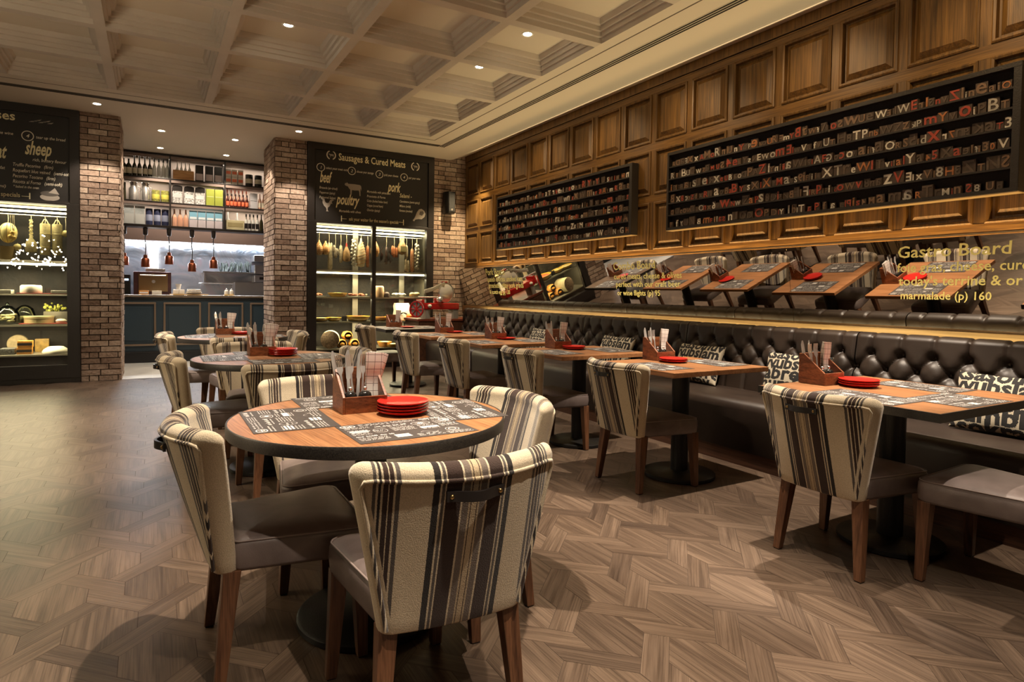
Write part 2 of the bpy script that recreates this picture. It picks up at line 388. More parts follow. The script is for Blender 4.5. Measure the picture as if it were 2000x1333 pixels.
def downlight(x, y, z, label, first=[None]):
    if first[0] is None:
        t = thing('downlight', label, 'ceiling light', (x,y,z), 0, 'recessed ceiling downlights')
        mb = MB(); mb.lathe([(.040,-.001),(.058,-.004),(.060,0),(.040,.004)], n=28); mb.obj('trim_ring', M_WHITE, t)
        mb = MB(); mb.lathe([(.040,-.002),(.038,.004)], n=24); mb.obj('lens', M_LAMP, t)
        first[0] = t; return t
    return dup(first[0], (x,y,z), 0, label)
for x, y, z, lb in [(*cof(0,3),CZ+CH,'bright downlight in the coffer nearest the oak wall, fourth coffer from the back'),(*cof(0,2),CZ+CH,'downlight half hidden in the third coffer from the back, beside the oak wall'),
        (*cof(2,2),CZ+CH,'small downlight in a coffer away from the oak wall, mid ceiling'),(-.575,9.13,CZ,'downlight in front of the left brick pillar'),(1.785,9.11,CZ,'downlight in front of the right brick pillar'),
        (.12,10.16,CZ,'left downlight of the front pair over the kitchen counter opening'),(1.075,10.15,CZ,'right downlight of the front pair over the kitchen counter opening'),
        (.116,11.40,CZ,'left downlight close to the top of the bottle shelves'),(1.07,11.39,CZ,'right downlight close to the top of the bottle shelves')]:
    downlight(x, y, z, lb)

# ---------------- brick
def brick_mat():
    m, nt, b = _new('handmade_brick'); tc = N(nt, 'ShaderNodeTexCoord').outputs['Object']
    a = N(nt, 'ShaderNodeAttribute', attribute_name='rnd')
    c = ramp(nt, a.outputs['Fac'], [(0,(.24,.165,.125)),(.35,(.36,.265,.205)),(.7,(.45,.345,.27)),(1,(.54,.43,.34))])
    n1 = noise(nt, tc, 26, 6, .6, .65)
    c = mix(nt, 'MULTIPLY', .7, c, ramp(nt, n1, [(.32,(.48,.43,.40)),(.6,(1,1,1))]))
    nt.links.new(c, b.inputs['Base Color']); b.inputs['Roughness'].default_value = .9; b.inputs['Specular IOR Level'].default_value = .2
    bump(nt, b, n1, .9, .012); return m
M_BRICK = brick_mat(); M_MORTAR = mat('dark_mortar', (.045,.032,.024), .95)
def brick_face(mb, o, xd, W, H, nz, rnd, off=.0):
    o, xd, nz = Vector(o), Vector(xd), Vector(nz); ch, g, L = .0755, .011, .2125; k = 0; z = 0
    while z < H-.02:
        h = min(ch-g, H-z); x = -off if k % 2 else -L*.58-off; first = True
        while x < W:
            ln = L-g
            if k % 2 == 0 and rnd.random() < .12: ln = L*.48-g
            x0, x1 = max(x, .0), min(x+ln, W)
            if x1-x0 > .018:
                mb.att = rnd.random(); d = .012+rnd.uniform(-.003,.004); P = []
                for zz in (z, z+h):
                    for xx, dd in ((x0,-.02),(x1,-.02),(x1,d),(x0,d)):
                        jx = rnd.uniform(-.0022,.0022) if dd == d and x0 < xx < W-.001 else 0
                        P.append(o+xd*(xx+jx)+Vector((0,0,zz+rnd.uniform(-.0018,.0018)))+nz*(dd+rnd.uniform(-.002,.002)*(dd == d)))
                mb.hexa(P, 0)
            x += ln+g
        z += ch; k += 1
def brick_wall(name, faces, core, seed):
    mb = MB(); r = random.Random(seed)
    for f in faces: brick_face(mb, *f[:5], r, *f[5:])
    mb.att = .2; mb.box(*core, 1)
    struct(mb.obj(name, [M_BRICK, M_MORTAR], smooth=0, bev=0, attr=True, merge=False))
brick_wall('wall_back_pillar_left', [((-.79,9.64,0),(1,0,0),.425,CZ,(0,-1,0)),((-.365,9.64,0),(0,1,0),.99,CZ,(1,0,0),.09)], ((-.80,9.642,0),(-.368,10.63,CZ)), 3)
brick_wall('wall_back_pillar_right', [((1.56,9.64,0),(1,0,0),.445,CZ,(0,-1,0)),((1.56,10.63,0),(0,-1,0),.99,CZ,(-1,0,0),.09)], ((1.563,9.642,0),(2.01,10.63,CZ)), 4)
brick_wall('wall_back_corner', [((4.045,9.64,0),(1,0,0),.585,3.54,(0,-1,0))], ((4.04,9.642,0),(4.72,9.9,3.6)), 5)

# ---------------- oak panelled wall
def make_panelling():
    X = 4.63; mb = MB()
    cols = [1.98+.508*k for k in range(-5, 16)]; rows = [(1.70,2.205),(2.285,2.755),(2.84,3.352)]; hs = .034
    prof = [(0,0),(.0,.010),(.010,.017),(.024,.012),(.029,-.020),(.043,-.020),(.080,.008),(.082,.010)]
    y0, y1 = cols[0]-.2, 9.655
    for a, b in zip(cols, cols[1:]):
        a, b = a+hs, min(b-hs, 9.60)
        for z0, z1 in rows:
            L = [[(X-d,a+i,z0+i),(X-d,b-i,z0+i),(X-d,b-i,z1-i),(X-d,a+i,z1-i)] for i, d in prof]
            mb.loops(L, 0, cap0=False, cap1=False); mb.poly(L[-1], 0)
    edges = [y0]+[e for k in cols for e in (k-hs,k+hs)]; edges = [min(e, y1) for e in edges]+[y1]
    zs = [1.64]+[v for r in rows for v in r]+[3.41]
    for k in range(0, len(edges)-1):
        if k % 2 == 1 or k == len(edges)-2: mb.quad((X,edges[k],1.70),(X,edges[k+1],1.70),(X,edges[k+1],3.352),(X,edges[k],3.352),0)
    for z0, z1 in ((1.64,1.70),(2.205,2.285),(2.755,2.84),(3.352,3.41)):
        mb.box((X-.0015 if z0 > 1.7 else X-.004,y0,z0),(X+.03,y1,z1),1)
    mb.box((X-.006,y0,3.41),(X+.03,y1,3.419),1); mb.box((X+.012,y0,3.419),(X+.03,y1,3.428),2); mb.box((X-.010,y0,3.428),(X+.03,y1,3.54),0); mb.box((X-.013,y0,3.428),(X,y1,3.437),1)
    mb.box((X-.012,y0,1.632),(X+.03,y1,1.642),2); mb.box((X-.016,y0,1.622),(X+.03,y1,1.632),1)
    mb.box((X+.03,y0,0),(X+.1,y1,3.6),1)
    struct(mb.obj('wall_right', [M_OAKPANEL_V, M_OAKPANEL_H, M_GAP], smooth=20, merge=False))
make_panelling()

# ---------------- leaning mirrors with painted menus, oak ledge below
MB0, MT0 = Vector((4.638,0,1.0)), Vector((4.508,0,1.615)); MU = (MT0-MB0).normalized(); MN = Vector((0,-1,0)).cross(MU)
def mirror(ya, yb, label, lines):
    t = thing('wall_mirror', label, 'mirror', (MB0.x,(ya+yb)/2,MB0.z), 0, 'leaning mirrors above the leather bench')
    o = Vector(t.location); H = (MT0-MB0).length; mb = MB(); g = .0015
    A = Vector((0,ya-o.y+g,0)); B = Vector((0,yb-o.y-g,0)); P = [A, B, B+MU*H, A+MU*H]
    mb.hexa([p-MN*.008 for p in P]+P); mb.obj('mirror_glass', M_MIRROR, t, 0)
    if lines:
        for s, y, h, sz, w in lines:
            W0 = glyphs(s, .12, .012)[2]*sz; mb = MB()
            mb.text(s, Vector((0,y-o.y,0))+MU*h, (0,-1,0), MU, sz, 0, 'L', .12, .012, .001, w/W0)
            mb.obj('lettering', M_GOLD, t, 0)
    return t
PORK = CMB = GAS = []
PORK = [('Pork Board',8.657,0.500,0.146,0.605),('spanish chorizo, smoked ham,',8.644,0.398,0.113,1.091),('prosciutto, crispy pork grinds',8.628,0.301,0.113,1.059),('& scotch egg (p) 130',8.626,0.206,0.091,0.644),]
CMB = [('Combo Board',5.538,0.504,0.122,0.687),('cured meats, cheese & olives',5.552,0.397,0.090,1.051),('perfect with our craft beer',5.537,0.308,0.090,1.007),('or wine flights (p) 95',5.531,0.212,0.083,0.694),]
GAS = [('Gastro Board',2.432,0.506,0.115,0.681),('foie gras, cheese, cured',2.440,0.406,0.091,0.814),("today's terrine & or",2.437,0.310,0.092,0.729),('marmalade (p) 160',2.434,0.213,0.077,0.557),]
mirror(7.10, 9.63, 'mirror panel painted Pork Board, at the far end of the bench', PORK)
mirror(3.30, 7.10, 'mirror panel painted Combo Board, in the middle of the bench wall', CMB)
mirror(-.5, 3.30, 'mirror panel painted Gastro Board, nearest along the bench wall', GAS)
mb = MB(); mb.box((4.600,-.55,.885),(4.66,9.64,.998)); tag(mb.obj('oak_ledge', M_LEDGE, bev=.004), 'pale lit oak ledge running along the foot of the mirrors', 'ledge')
mb = MB(); mb.box((4.475,-.5,.765),(4.525,8.88,.785)); tag(mb.obj('light_strip', mat('strip_housing',(.5,.47,.40),.4), bev=.002), 'slim light strip in the gap behind the bench back', 'light strip')

# ---------------- tufted bench
def make_bench():
    y0, y1 = 0., 1.586; t = thing('banquette_bench', '', 'bench', (0,y0,0), 0, 'tufted leather bench sections along the oak wall')
    mb = MB(); prof = [(3.632,.105),(3.628,.14),(3.622,.30),(3.618,.40),(3.625,.435),(3.648,.458),(3.69,.466),(3.9,.462),(4.22,.45),(4.22,.105)]
    L = [[(x+(0 if k else .0),y,z) for x, z in prof] for k, y in enumerate((.006,.02,1.566,1.58))]
    L[0] = [(x+.012 if x < 3.7 else x, y, z-.010 if z > .4 else z) for x, y, z in L[0]]; L[3] = [(x+.012 if x < 3.7 else x, y, z-.010 if z > .4 else z) for x, y, z in L[3]]
    mb.loops(L); mb.obj('seat', M_BENCH, t, 50)
    mb = MB(); mb.box((3.636,0,0),(4.25,1.586,.105)); mb.obj('plinth', M_PLINTH, t, 0)
    # backrest: folds run between the buttons
    p = .1955; b1 = [(.11+p*k, .835) for k in range(8)]; b2 = [(.11-p/2+p*k, .735) for k in range(9)]; b3 = [(.11+p*k, .635) for k in range(8)]
    segs = []
    for (y, z) in b1:
        segs.append(((y,z),(y,1.0)))
        for q in b2:
            if abs(q[0]-y) < p*.6: segs.append(((y,z),q))
    for (y, z) in b2:
        for q in b3:
            if abs(q[0]-y) < p*.6: segs.append(((y,z),q))
    for (y, z) in b3: segs.append(((y,z),(y,.40)))
    ny, nz = 150, 46
    yy = np.linspace(.004, 1.582, ny); zz = np.linspace(.44, .945, nz); Yg, Zg = np.meshgrid(yy, zz)
    D = np.full(Yg.shape, 9.); DV = np.full(Yg.shape, 9.)
    for (ay, az), (by, bz) in segs:
        dy, dz = by-ay, bz-az; tt = np.clip(((Yg-ay)*dy+(Zg-az)*dz)/(dy*dy+dz*dz), 0, 1); dd = np.hypot(Yg-ay-tt*dy, Zg-az-tt*dz)
        if dy == 0: DV = np.minimum(DV, dd)
        else: D = np.minimum(D, dd)
    DV = np.minimum(DV, np.minimum(Yg-.0, 1.586-Yg)+.002)
    Bd = np.full(Yg.shape, 9.)
    for y, z in b1+b2+b3: Bd = np.minimum(Bd, np.hypot(Yg-y, Zg-z))
    d = np.clip(D/.070, 0, 1); dv = np.clip(DV/.034, 0, 1); H = .034*np.minimum(np.sqrt(1-(1-d)**2), .35+.65*np.sqrt(1-(1-dv)**2)) - .034*np.exp(-(Bd/.030)**2)
    Bn = np.clip(Bd/.10, 0, 1)
    H += .0022*np.sin(60*np.arctan2(Zg*7, Yg*5))*np.exp(-((Bd-.045)/.03)**2)
    X = 4.215+(Zg-.44)*.16 - H
    rows = [[(X[j,i],yy[i],zz[j]) for i in range(ny)] for j in range(nz)]
    for dx, z in ((.012,.962),(.035,.972),(.075,.974),(.105,.965),(.125,.94),(.13,.90),(.13,.78)):
        rows.append([(X[-1,i]*.35+4.272*.65+dx+ (0 if dx < .12 else .0), yy[i], z-(.014*math.exp(-(min(abs(yy[i]-y) for y, _ in b1)/.010)**2))) for i in range(ny)])
    mb = MB(); mb.loops(rows, closed=False, cap0=False, cap1=False)
    for k in range(2):                                          # closed ends
        i = 0 if k == 0 else ny-1; pts = [r[i] for r in rows]+[(4.41,yy[i],.44)]; mb.poly(pts if k == 0 else pts[::-1])
    mb.quad((4.41,yy[0],.44),(4.41,yy[-1],.44),rows[-1][-1],rows[-1][0])
    bk = mb.obj('backrest', M_BENCH, t, 70, merge=False)
    for y, z in b1+b2+b3: mb = MB(); mb.ball((4.215+(z-.44)*.16+.016,y,z), (.008,.011,.011), n=8, m=5); mb.obj('tuft_button', M_BENCH, bk, 80)
    return t
bench0 = make_bench(); BY = [.957, 2.543, 4.129, 5.715, 7.30, -.629]
for k, (y, lb) in enumerate(zip(BY, ['tufted dark leather bench section behind the square dark-edged table','tufted dark leather bench section behind the nearest orange oak wall table','tufted dark leather bench section level with the third and fourth wall tables',
        'tufted dark leather bench section behind the fifth wall table','tufted dark leather bench section at the far end by the red slicer','tufted dark leather bench section running out of the picture beyond the square table'])):
    if k == 0: bench0.location.y = y; bench0['label'] = lb
    elif k < 5: dup(bench0, (0,y,0), 0, lb)

# ---------------- kitchen behind the counter
M_TILE = mat('pale_stone_tile', (.52,.52,.50), .35, mott=.12, msc=3)
mb = MB()
for i in range(6):
    for j in range(4): mb.box((-1.2+i*.6+.002,9.66+j*.6+.002,-.05),(-.6+i*.6-.002,10.26+j*.6-.002,0))
mb.box((-1.3,9.66,-.06),(2.5,13.4,-.004),1)
struct(mb.obj('floor_kitchen', [M_TILE, mat('pale_grout',(.7,.69,.66),.8)], smooth=0))
def plane_box(name, a, b, m): mb = MB(); mb.box(a, b); return struct(mb.obj(name, m, smooth=0))
M_TAUPEW = mat('taupe_panel', (.21,.155,.13), .55)
plane_box('wall_kitchen_left', (-1.30,10.63,0), (-1.20,13.4,CZ), M_TAUPEW)
plane_box('wall_kitchen_right', (2.30,10.63,0), (2.40,13.4,CZ), M_TAUPEW)
def steel_mat():
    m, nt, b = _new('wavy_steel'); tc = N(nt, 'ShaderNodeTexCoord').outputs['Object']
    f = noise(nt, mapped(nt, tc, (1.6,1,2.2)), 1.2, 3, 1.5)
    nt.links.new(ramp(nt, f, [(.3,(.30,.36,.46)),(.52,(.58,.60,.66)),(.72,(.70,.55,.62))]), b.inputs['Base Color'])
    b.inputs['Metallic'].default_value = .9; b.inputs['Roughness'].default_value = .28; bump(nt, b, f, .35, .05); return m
M_WAVY = steel_mat()
plane_box('wall_kitchen_back', (-1.3,13.3,0), (2.4,13.4,2.05), M_WAVY)
plane_box('wall_kitchen_upper', (-1.3,12.6,2.05), (2.4,13.4,CZ), M_TAUPEW)
mb = MB(); mb.box((-1.2,13.02,2.01),(2.3,13.10,2.045)); tag(mb.obj('light_strip', M_COOLTUBE, smooth=0), 'cool white light strip over the steel kitchen wall', 'light strip')
for r_ in (bench0,)+tuple(o for o in C.objects if o.name.startswith('banquette_bench.')):
    r_.location.x = 3.9
    for ch in r_.children: ch.location.x = -3.9

# ================================================================ dining chair (faces +y, origin between the feet)
def make_chair():
    t = thing('dining_chair', '', 'chair', (0,0,0), 0, 'striped dining chairs')
    def cen(v): return -.188-.035*v
    def hw(v): return .200+.080*v**1.05
    def bow(v): return .020+.088*v
    def ring(w, z, v, th, wf):
        e = min(.030, th*.9); pts = []
        def P(x, s): return (x, cen(v)-bow(v)*(1-min(1,(x/wf))**2) + s*th, z)
        n = 12
        for k in range(n+1): pts.append(P(-w+e+(2*w-2*e)*k/n, 1))
        for k in range(1, 5):
            a = PI/2-PI*k/5; pts.append(P(w-e+e*math.cos(a), math.sin(a)))
        for k in range(n+1): pts.append(P(w-e-(2*w-2*e)*k/n, -1))
        for k in range(1, 5):
            a = -PI/2-PI*k/5; pts.append(P(-w+e+e*math.cos(a), math.sin(a)))
        return pts
    L = [ring(hw(0)-.012,.337,0,.024,hw(0)), ring(hw(0)-.003,.341,0,.031,hw(0))]
    for k in range(13):
        v = k/12; L.append(ring(hw(v), .346+.412*v, v, .034+.004*math.sin(PI*v), hw(v)))
    for k in range(1, 7):
        a = PI/2*k/6; L.append(ring(hw(1)-.036*(1-math.cos(a)), .758+.037*math.sin(a), 1, max(.006,.036*math.cos(a)), hw(1)))
    mi = [0]*12+[1]*5+[0]*12+[1]*5
    mb = MB(); mb.loops(L[:-6], mi, cap1=False); mb.loops(L[-7:], 0, cap0=False); back = mb.obj('backrest', [M_STRIPE, M_WOOL], t, 60)
    def rear(x, v, off=.0): return Vector((x, cen(v)-bow(v)*(1-(x/hw(v))**2)-.036-off, .346+.412*v))
    pts = []; m_ = .016
    for k in range(10): v = .02+.93*k/9; pts.append(rear(-hw(v)+m_, v))
    pts.append(rear(-hw(.985)+.026, .99))
    for k in range(11): x = -hw(1)+.05+(2*hw(1)-.10)*k/10; pts.append(rear(x, 1.0))
    pts.append(rear(hw(.985)-.026, .99))
    for k in range(10): v = .95-.93*k/9; pts.append(rear(hw(v)-m_, v))
    mb = MB(); mb.tube(pts, .0058, 6); mb.obj('piping', M_STRIPE, back, 80)
    # leather pull
    mb = MB(); Ls = []
    for k in range(15):
        x = -.075+.15*k/14; lift = .004 if abs(x) > .052 else .004+.017*math.cos(x/.052*PI/2); c = rear(x, .905, lift+.002); h = .0125
        Ls.append([(c.x,c.y-.004,c.z-h),(c.x,c.y-.004,c.z+h),(c.x,c.y+.004,c.z+h),(c.x,c.y+.004,c.z-h)])
    mb.loops(Ls); hd = mb.obj('handle', M_BLACKLEATHER, back, 50)
    for x in (-.063,.063):
        mb = MB(); c = rear(x,.905,.011); mb.ball(c,(.006,.004,.006),n=10,m=6); mb.obj('stud', M_BRASS, hd, 80)
    # seat
    def outline(i):
        pts = []; yb, yf, wb, wf, r = -.172+i, .242-i, .196-i, .250-i, .045
        for (x, y, a0) in ((wf,yf,0),(-wf,yf,PI/2),(-wb,yb,PI),(wb,yb,3*PI/2)):
            rr = max(.008, (r if y > 0 else .02)-i*.3)
            cx, cy = x-math.copysign(rr,x), y-math.copysign(rr,y)
            for k in range(7): a = a0+PI/2*k/6; pts.append((cx+rr*math.cos(a), cy+rr*math.sin(a)))
        return pts
    L = [[(x,y,z) for x, y in outline(i)] for i, z in ((.022,.336),(.004,.340),(0,.352),(-.003,.385),(-.001,.418),(.005,.430),(.022,.4405),(.06,.449),(.11,.4535),(.17,.455))]
    mb = MB(); mb.loops(L); seat = mb.obj('seat', M_TAUPE, t, 60)
    mb = MB(); mb.tube([(x,y,.4315) for x, y in outline(.004)], .0032, 6, closed=True); mb.obj('piping', mat('taupe_piping',(.21,.165,.15),.5), seat, 80)
    for sx in (-1, 1):
        for fr in (1, 0):
            if fr: T, B_, a, b = (sx*.222,.205), (sx*.243,.212), .026, .0165
            else: T, B_, a, b = (sx*.172,-.176), (sx*.199,-.212), .026, .0165
            mb = MB(); mb.loops([[(p[0]+dx*h,p[1]+dy*h,z) for dx, dy in ((-1,-1),(1,-1),(1,1),(-1,1))] for p, h, z in ((B_,b,.004),(T,a,.345))])
            lg = mb.obj('leg', M_WOODLEG, t, 0, bev=.003)
            mb = MB(); mb.box((B_[0]-b*.8,B_[1]-b*.8,0),(B_[0]+b*.8,B_[1]+b*.8,.005)); mb.obj('foot_pad', M_BLACK, lg, 0)
    return t
chair0 = make_chair()
CH = [(.705,1.69,-.07,'striped chair nearest the camera, leather pull in full view'),(.385,2.235,-PI/2,'striped chair at the left of the front round table, seen from its side'),
 (1.035,2.195,PI/2+.06,'brightly lit striped chair at the right of the front round table'),(.69,2.765,PI,'striped chair tucked behind the front round table, its inner back to the camera'),
 (.70,3.92,0,'striped chair with leather pull on the near side of the middle round table'),(.385,4.47,-PI/2,'striped chair at the left of the middle round table'),
 (1.02,4.45,PI/2,'striped chair at the right of the middle round table, behind the front cutlery'),(.70,5.02,PI,'striped chair on the far side of the middle round table'),
 (.70,6.08,0,'striped chair on the near side of the rear round table'),(.385,6.63,-PI/2,'striped chair at the left of the rear round table'),
 (1.02,6.58,PI/2,'striped chair at the right of the rear round table, against the brick pillar'),(.68,7.16,PI,'striped chair on the far side of the rear round table before the blue counter'),
 (2.812,1.705,-PI/2,'striped chair at the aisle side of the square dark-edged table'),(2.765,3.035,-PI/2,'striped chair at the nearest orange oak wall table'),
 (2.70,4.09,-PI/2,'striped chair at the third wall table, behind the brightly lit round table chair'),(2.64,5.205,-PI/2,'striped chair at the fourth wall table'),
 (2.565,6.23,-PI/2,'striped chair at the fifth wall table'),(2.555,7.62,-PI/2,'striped chair at the far dark table by the meat case'),
 (3.10,1.19,.05,'taupe leather seat at the end of the square table, chair back out of the picture')]
for k, (x, y, rz, lb) in enumerate(CH):
    if k == 0: chair0.location = (x,y,0); chair0.rotation_euler.z = rz; chair0['label'] = lb
    else: dup(chair0, (x,y,0), rz, lb)

# ================================================================ tables
def pedestal(t, rb):
    mb = MB(); mb.lathe([(rb-.012,0),(rb,.006),(rb,.024),(rb-.01,.030),(.07,.034),(.06,.04)], n=48); mb.obj('base', M_BLACK, t, 50)
    mb = MB(); mb.lathe([(.057,.034),(.057,.70)], n=28); mb.obj('column', M_BLACK, t, 50)
    mb = MB(); mb.box((-.16,-.16,.70),(.16,.16,.717)); mb.obj('top_plate', M_BLACK, t, 0, bev=.002)
def round_table(x, y, lb):
    t = thing('round_table', lb, 'table', (x,y,0), .12, 'round dining tables')
    pedestal(t, .26)
    mb = MB(); mb.lathe([(.478,.7175),(.4855,.7175),(.4855,.7500),(.478,.7505)], n=96); mb.obj('tabletop', M_TABLE, t, 40)
    mb = MB(); n = 96; pr = [(.4862,.712),(.492,.712),(.4925,.748),(.490,.7512),(.4862,.7508)]
    mb.loops([[(r*math.cos(2*PI*k/n), r*math.sin(2*PI*k/n), z) for k in range(n)] for r, z in pr+pr[:1]], cap0=False, cap1=False)
    mb.obj('edge_band', M_EDGE, t, 40); return t
rt = round_table(.70, 2.235, 'front round table, largest in the picture')
rt2 = dup(rt, (.70,4.47,0), .12, 'middle round table behind the front round table'); rt3 = dup(rt, (.69,6.60,0), .12, 'rear round table before the blue counter')
def rect_table(x0, y0, sx, sy, lb, dark=None, rb=.235):
    t = thing('wall_table', lb, 'table', (x0+sx/2,y0+sy/2,0), 0, 'rectangular tables along the bench')
    pedestal(t, rb); hx, hy = sx/2, sy/2
    mb = MB()
    if dark:
        mb.box((-hx+.004,-hy+.004,.718),(hx-.004,hy-.004,.7505)); mb.obj('tabletop', M_TABLE if dark == 'edge' else M_TABLEDARK, t, 0)
        mb = MB(); o = [(-hx,-hy),(hx,-hy),(hx,hy),(-hx,hy)]; i = [(-hx+.0045,-hy+.0045),(hx-.0045,-hy+.0045),(hx-.0045,hy-.0045),(-hx+.0045,hy-.0045)]
        mb.loops([[(x,y,z) for x, y in q] for q, z in ((i,.714),(o,.714),(o,.7505),(i,.7515),(i,.714))], cap0=False, cap1=False); mb.obj('edge_band', M_EDGE, t, 0)
    else: mb.box((-hx,-hy,.720),(hx,hy,.7505)); mb.obj('tabletop', M_TABLE, t, 0, bev=.0025)
    return t
WT = [(2.706,1.264,.93,.86,'square dark-edged table at the right, nearest on the bench side','edge'),(2.651,2.665,.845,.72,'nearest orange oak wall table, second along the bench',None),
      (2.585,3.724,.845,.72,'third orange oak table along the bench',None),(2.50,4.830,.845,.72,'fourth orange oak table along the bench',None),
      (2.47,5.90,.845,.72,'fifth orange oak table along the bench, beside the red slicer',None),(2.44,7.25,.86,.74,'dark oak table farthest along the bench, before the meat case','top')]
TB = []
for a in WT: TB.append(rect_table(*a)); TB[-1]

# ---------------- placemats
def make_mat():
    mb = MB(); hx, hy, r = .20, .1375, random.Random(5); mb.box((-hx,-hy,0),(hx,hy,.0008),0); z = .0010
    def bar(x0,y0,x1,y1): mb.quad((x0,y0,z),(x1,y0,z),(x1,y1,z),(x0,y1,z),1)
    def line(x0, x1, y, h, gap=.004, lo=.008, hi=.024):
        x = x0
        while x < x1-.004:
            w = min(r.uniform(lo,hi), x1-x); n = max(1,int(w/.0042))
            for k in range(n):
                cx = x+w*k/n; j = r.uniform(.45,1); bar(cx, y, cx+w/n*.58, y+h*j)
            x += w+gap
    def disc(cx, cy, rx, ry, n=28, a=0, ring=None):
        P = [(cx+rx*math.cos(2*PI*k/n), cy+ry*math.sin(2*PI*k/n), z) for k in range(n)]
        if ring is None: mb.poly(P, 1)
        else:
            Q = [(cx+(rx-ring)*math.cos(2*PI*k/n), cy+(ry-ring)*math.sin(2*PI*k/n), z) for k in range(n)]
            for k in range(n): mb.quad(P[k], P[(k+1)%n], Q[(k+1)%n], Q[k], 1)
    # badge in the corner: ring, bar and pair of uprights
    disc(-.165,.108,.026,.019,28,0,.004); bar(-.181,.106,-.149,.110); bar(-.176,.098,-.172,.118); bar(-.158,.098,-.154,.118); bar(-.168,.098,-.162,.104)
    for k, y in enumerate((.120,.109,.098)): line(-.125, -.02, y, .0065, .007)
    for k in range(4): line(-.01, .075, .123-.008*k, .0045)
    line(.095,.185,.112,.018,.006,.02,.04); line(.10,.18,.098,.006)
    for y in (.078,.066): line(-.185,-.10,y,.006)
    line(-.085,.03,.064,.016,.008,.018,.035); line(-.07,.02,.053,.005)
    disc(.075,.058,.035,.022,28,0,.002); disc(.075,.058,.012,.008)
    for k in range(16):
        a = 2*PI*k/16; c, s = math.cos(a), math.sin(a); mb.quad((.075+.015*c-.001*s,.058+.010*s+.001*c,z),(.075+.026*c,.058+.017*s,z),(.075+.026*c+.001*s,.058+.017*s,z),(.075+.015*c+.002*s,.058+.010*s,z),1)
    for k in range(5): line(.125,.188,.072-.009*k,.0045)
    for k in range(7): bar(-.185+.004*(k%2), .040-.011*k, -.125+.004*(k%3), .047-.011*k) if k in (1,2,3) else line(-.185,-.12,.040-.011*k,.006)
    disc(-.085,.012,.024,.030,24,0,.0018); line(-.104,-.066,.012,.010,.003); line(-.10,-.07,-.002,.005)
    for k in range(6): line(-.045,.035,.032-.0095*k,.0055)
    bar(.048,-.018,.112,.004)
    for k in range(4): line(.05,.112,.024-.0085*k if k < 2 else -.024-.0085*(k-2),.005)
    line(.125,.188,.008,.017,.005,.02,.03); line(.125,.188,-.006,.006); line(.125,.188,-.016,.006)
    line(-.185,-.06,-.056,.014,.008,.02,.04)
    for k in range(4): line(-.185,-.09,-.074-.010*k,.0055)
    for k in range(3): bar(-.07,-.078-.014*k,-.02,-.068-.014*k)
    for k in range(18): a = k/18*6.28; mb.quad((.02+k*.0035,-.075+.012*math.sin(a),z),(.0235+k*.0035,-.075+.012*math.sin(a+.35),z),(.0235+k*.0035,-.0735+.012*math.sin(a+.35),z),(.02+k*.0035,-.0735+.012*math.sin(a),z),1)
    for k in range(3): line(.0,.09,-.095-.012*k,.007,.009)
    disc(.135,-.07,.024,.024,24,0,.002); disc(.135,-.07,.014,.014,20,0,.003)
    for k in range(4): line(.10,.188,-.103-.009*k,.005)
    return mb.obj('placemat', [mat('charcoal_paper',(.055,.045,.040),.55), mat('white_print',(.72,.70,.66),.6)], smooth=0, merge=False)
mat0 = make_mat(); tag(mat0, '', 'placemat', 'printed paper placemats'); first_mat = [True]
def placemat(x, y, rz, lb):
    o = mat0 if first_mat[0] else mat0.copy()
    if not first_mat[0]: C.objects.link(o)
    first_mat[0] = False; o.location = (x,y,.7512); o.rotation_euler.z = rz; o['label'] = lb; o['group'] = 'printed paper placemats'
for (x, y, nm) in ((.70,2.235,'front'),(.70,4.47,'middle'),(.69,6.60,'rear')):
    placemat(x-.288,y+.05,PI/2,f'charcoal printed placemat at the left seat of the {nm} round table'); placemat(x+.03,y-.285,.03,f'charcoal printed placemat at the near seat of the {nm} round table')
    placemat(x+.318,y-.04,PI/2-.05,f'charcoal printed placemat at the right seat of the {nm} round table'); placemat(x+.0,y+.335,PI,f'charcoal printed placemat at the far seat of the {nm} round table')
nmT = ['square dark-edged','nearest orange oak wall','third wall','fourth wall','fifth wall','far dark oak']
placemat(2.86,1.66,PI/2,'charcoal printed placemat at the aisle seat of the square dark-edged table'); placemat(3.17,1.415,0,'charcoal printed placemat at the near end of the square dark-edged table')
placemat(3.47,1.72,-PI/2,'charcoal printed placemat at the bench seat of the square dark-edged table'); 
for k in range(1, 6):
    x, y, sx, sy = WT[k][:4]
    placemat(x+.16,y+.32,PI/2,f'charcoal printed placemat at the aisle seat of the {nmT[k]} table'); placemat(x+sx-.16,y+.32,-PI/2,f'charcoal printed placemat at the bench seat of the {nmT[k]} table')

# ---------------- plates
mb = MB(); mb.lathe([(.0,.0),(.055,.0),(.062,.003),(.088,.010),(.0955,.0165),(.0950,.0185),(.086,.0145),(.060,.0085),(.0,.0080)], n=48)
plate0 = tag(mb.obj('side_plate', M_RED, smooth=50), '', 'plate', 'red side plates'); fp = [True]
def plates(x, y, n, where):
    for k in range(n):
        o = plate0 if fp[0] else plate0.copy()
        if not fp[0]: C.objects.link(o)
        fp[0] = False; o.location = (x,y,.7515+.0105*k)
        pos = {1:['single'],2:['lower','upper'],3:['bottom','middle','top'],4:['bottom','second','third','top']}[n][k]
        o['label'] = f'{pos} red side plate'+(' of the stack' if n > 1 else '')+f' on the {where} table'
plates(.812,2.205,4,'front round'); plates(.79,4.545,4,'middle round'); plates(.79,6.86,2,'rear round')
plates(3.165,1.868,3,nmT[0]); plates(3.10,3.125,2,nmT[1]); plates(3.035,4.20,2,nmT[2]); plates(3.05,5.36,1,nmT[3]); plates(2.99,6.45,1,nmT[4]); plates(2.84,7.56,1,nmT[5])

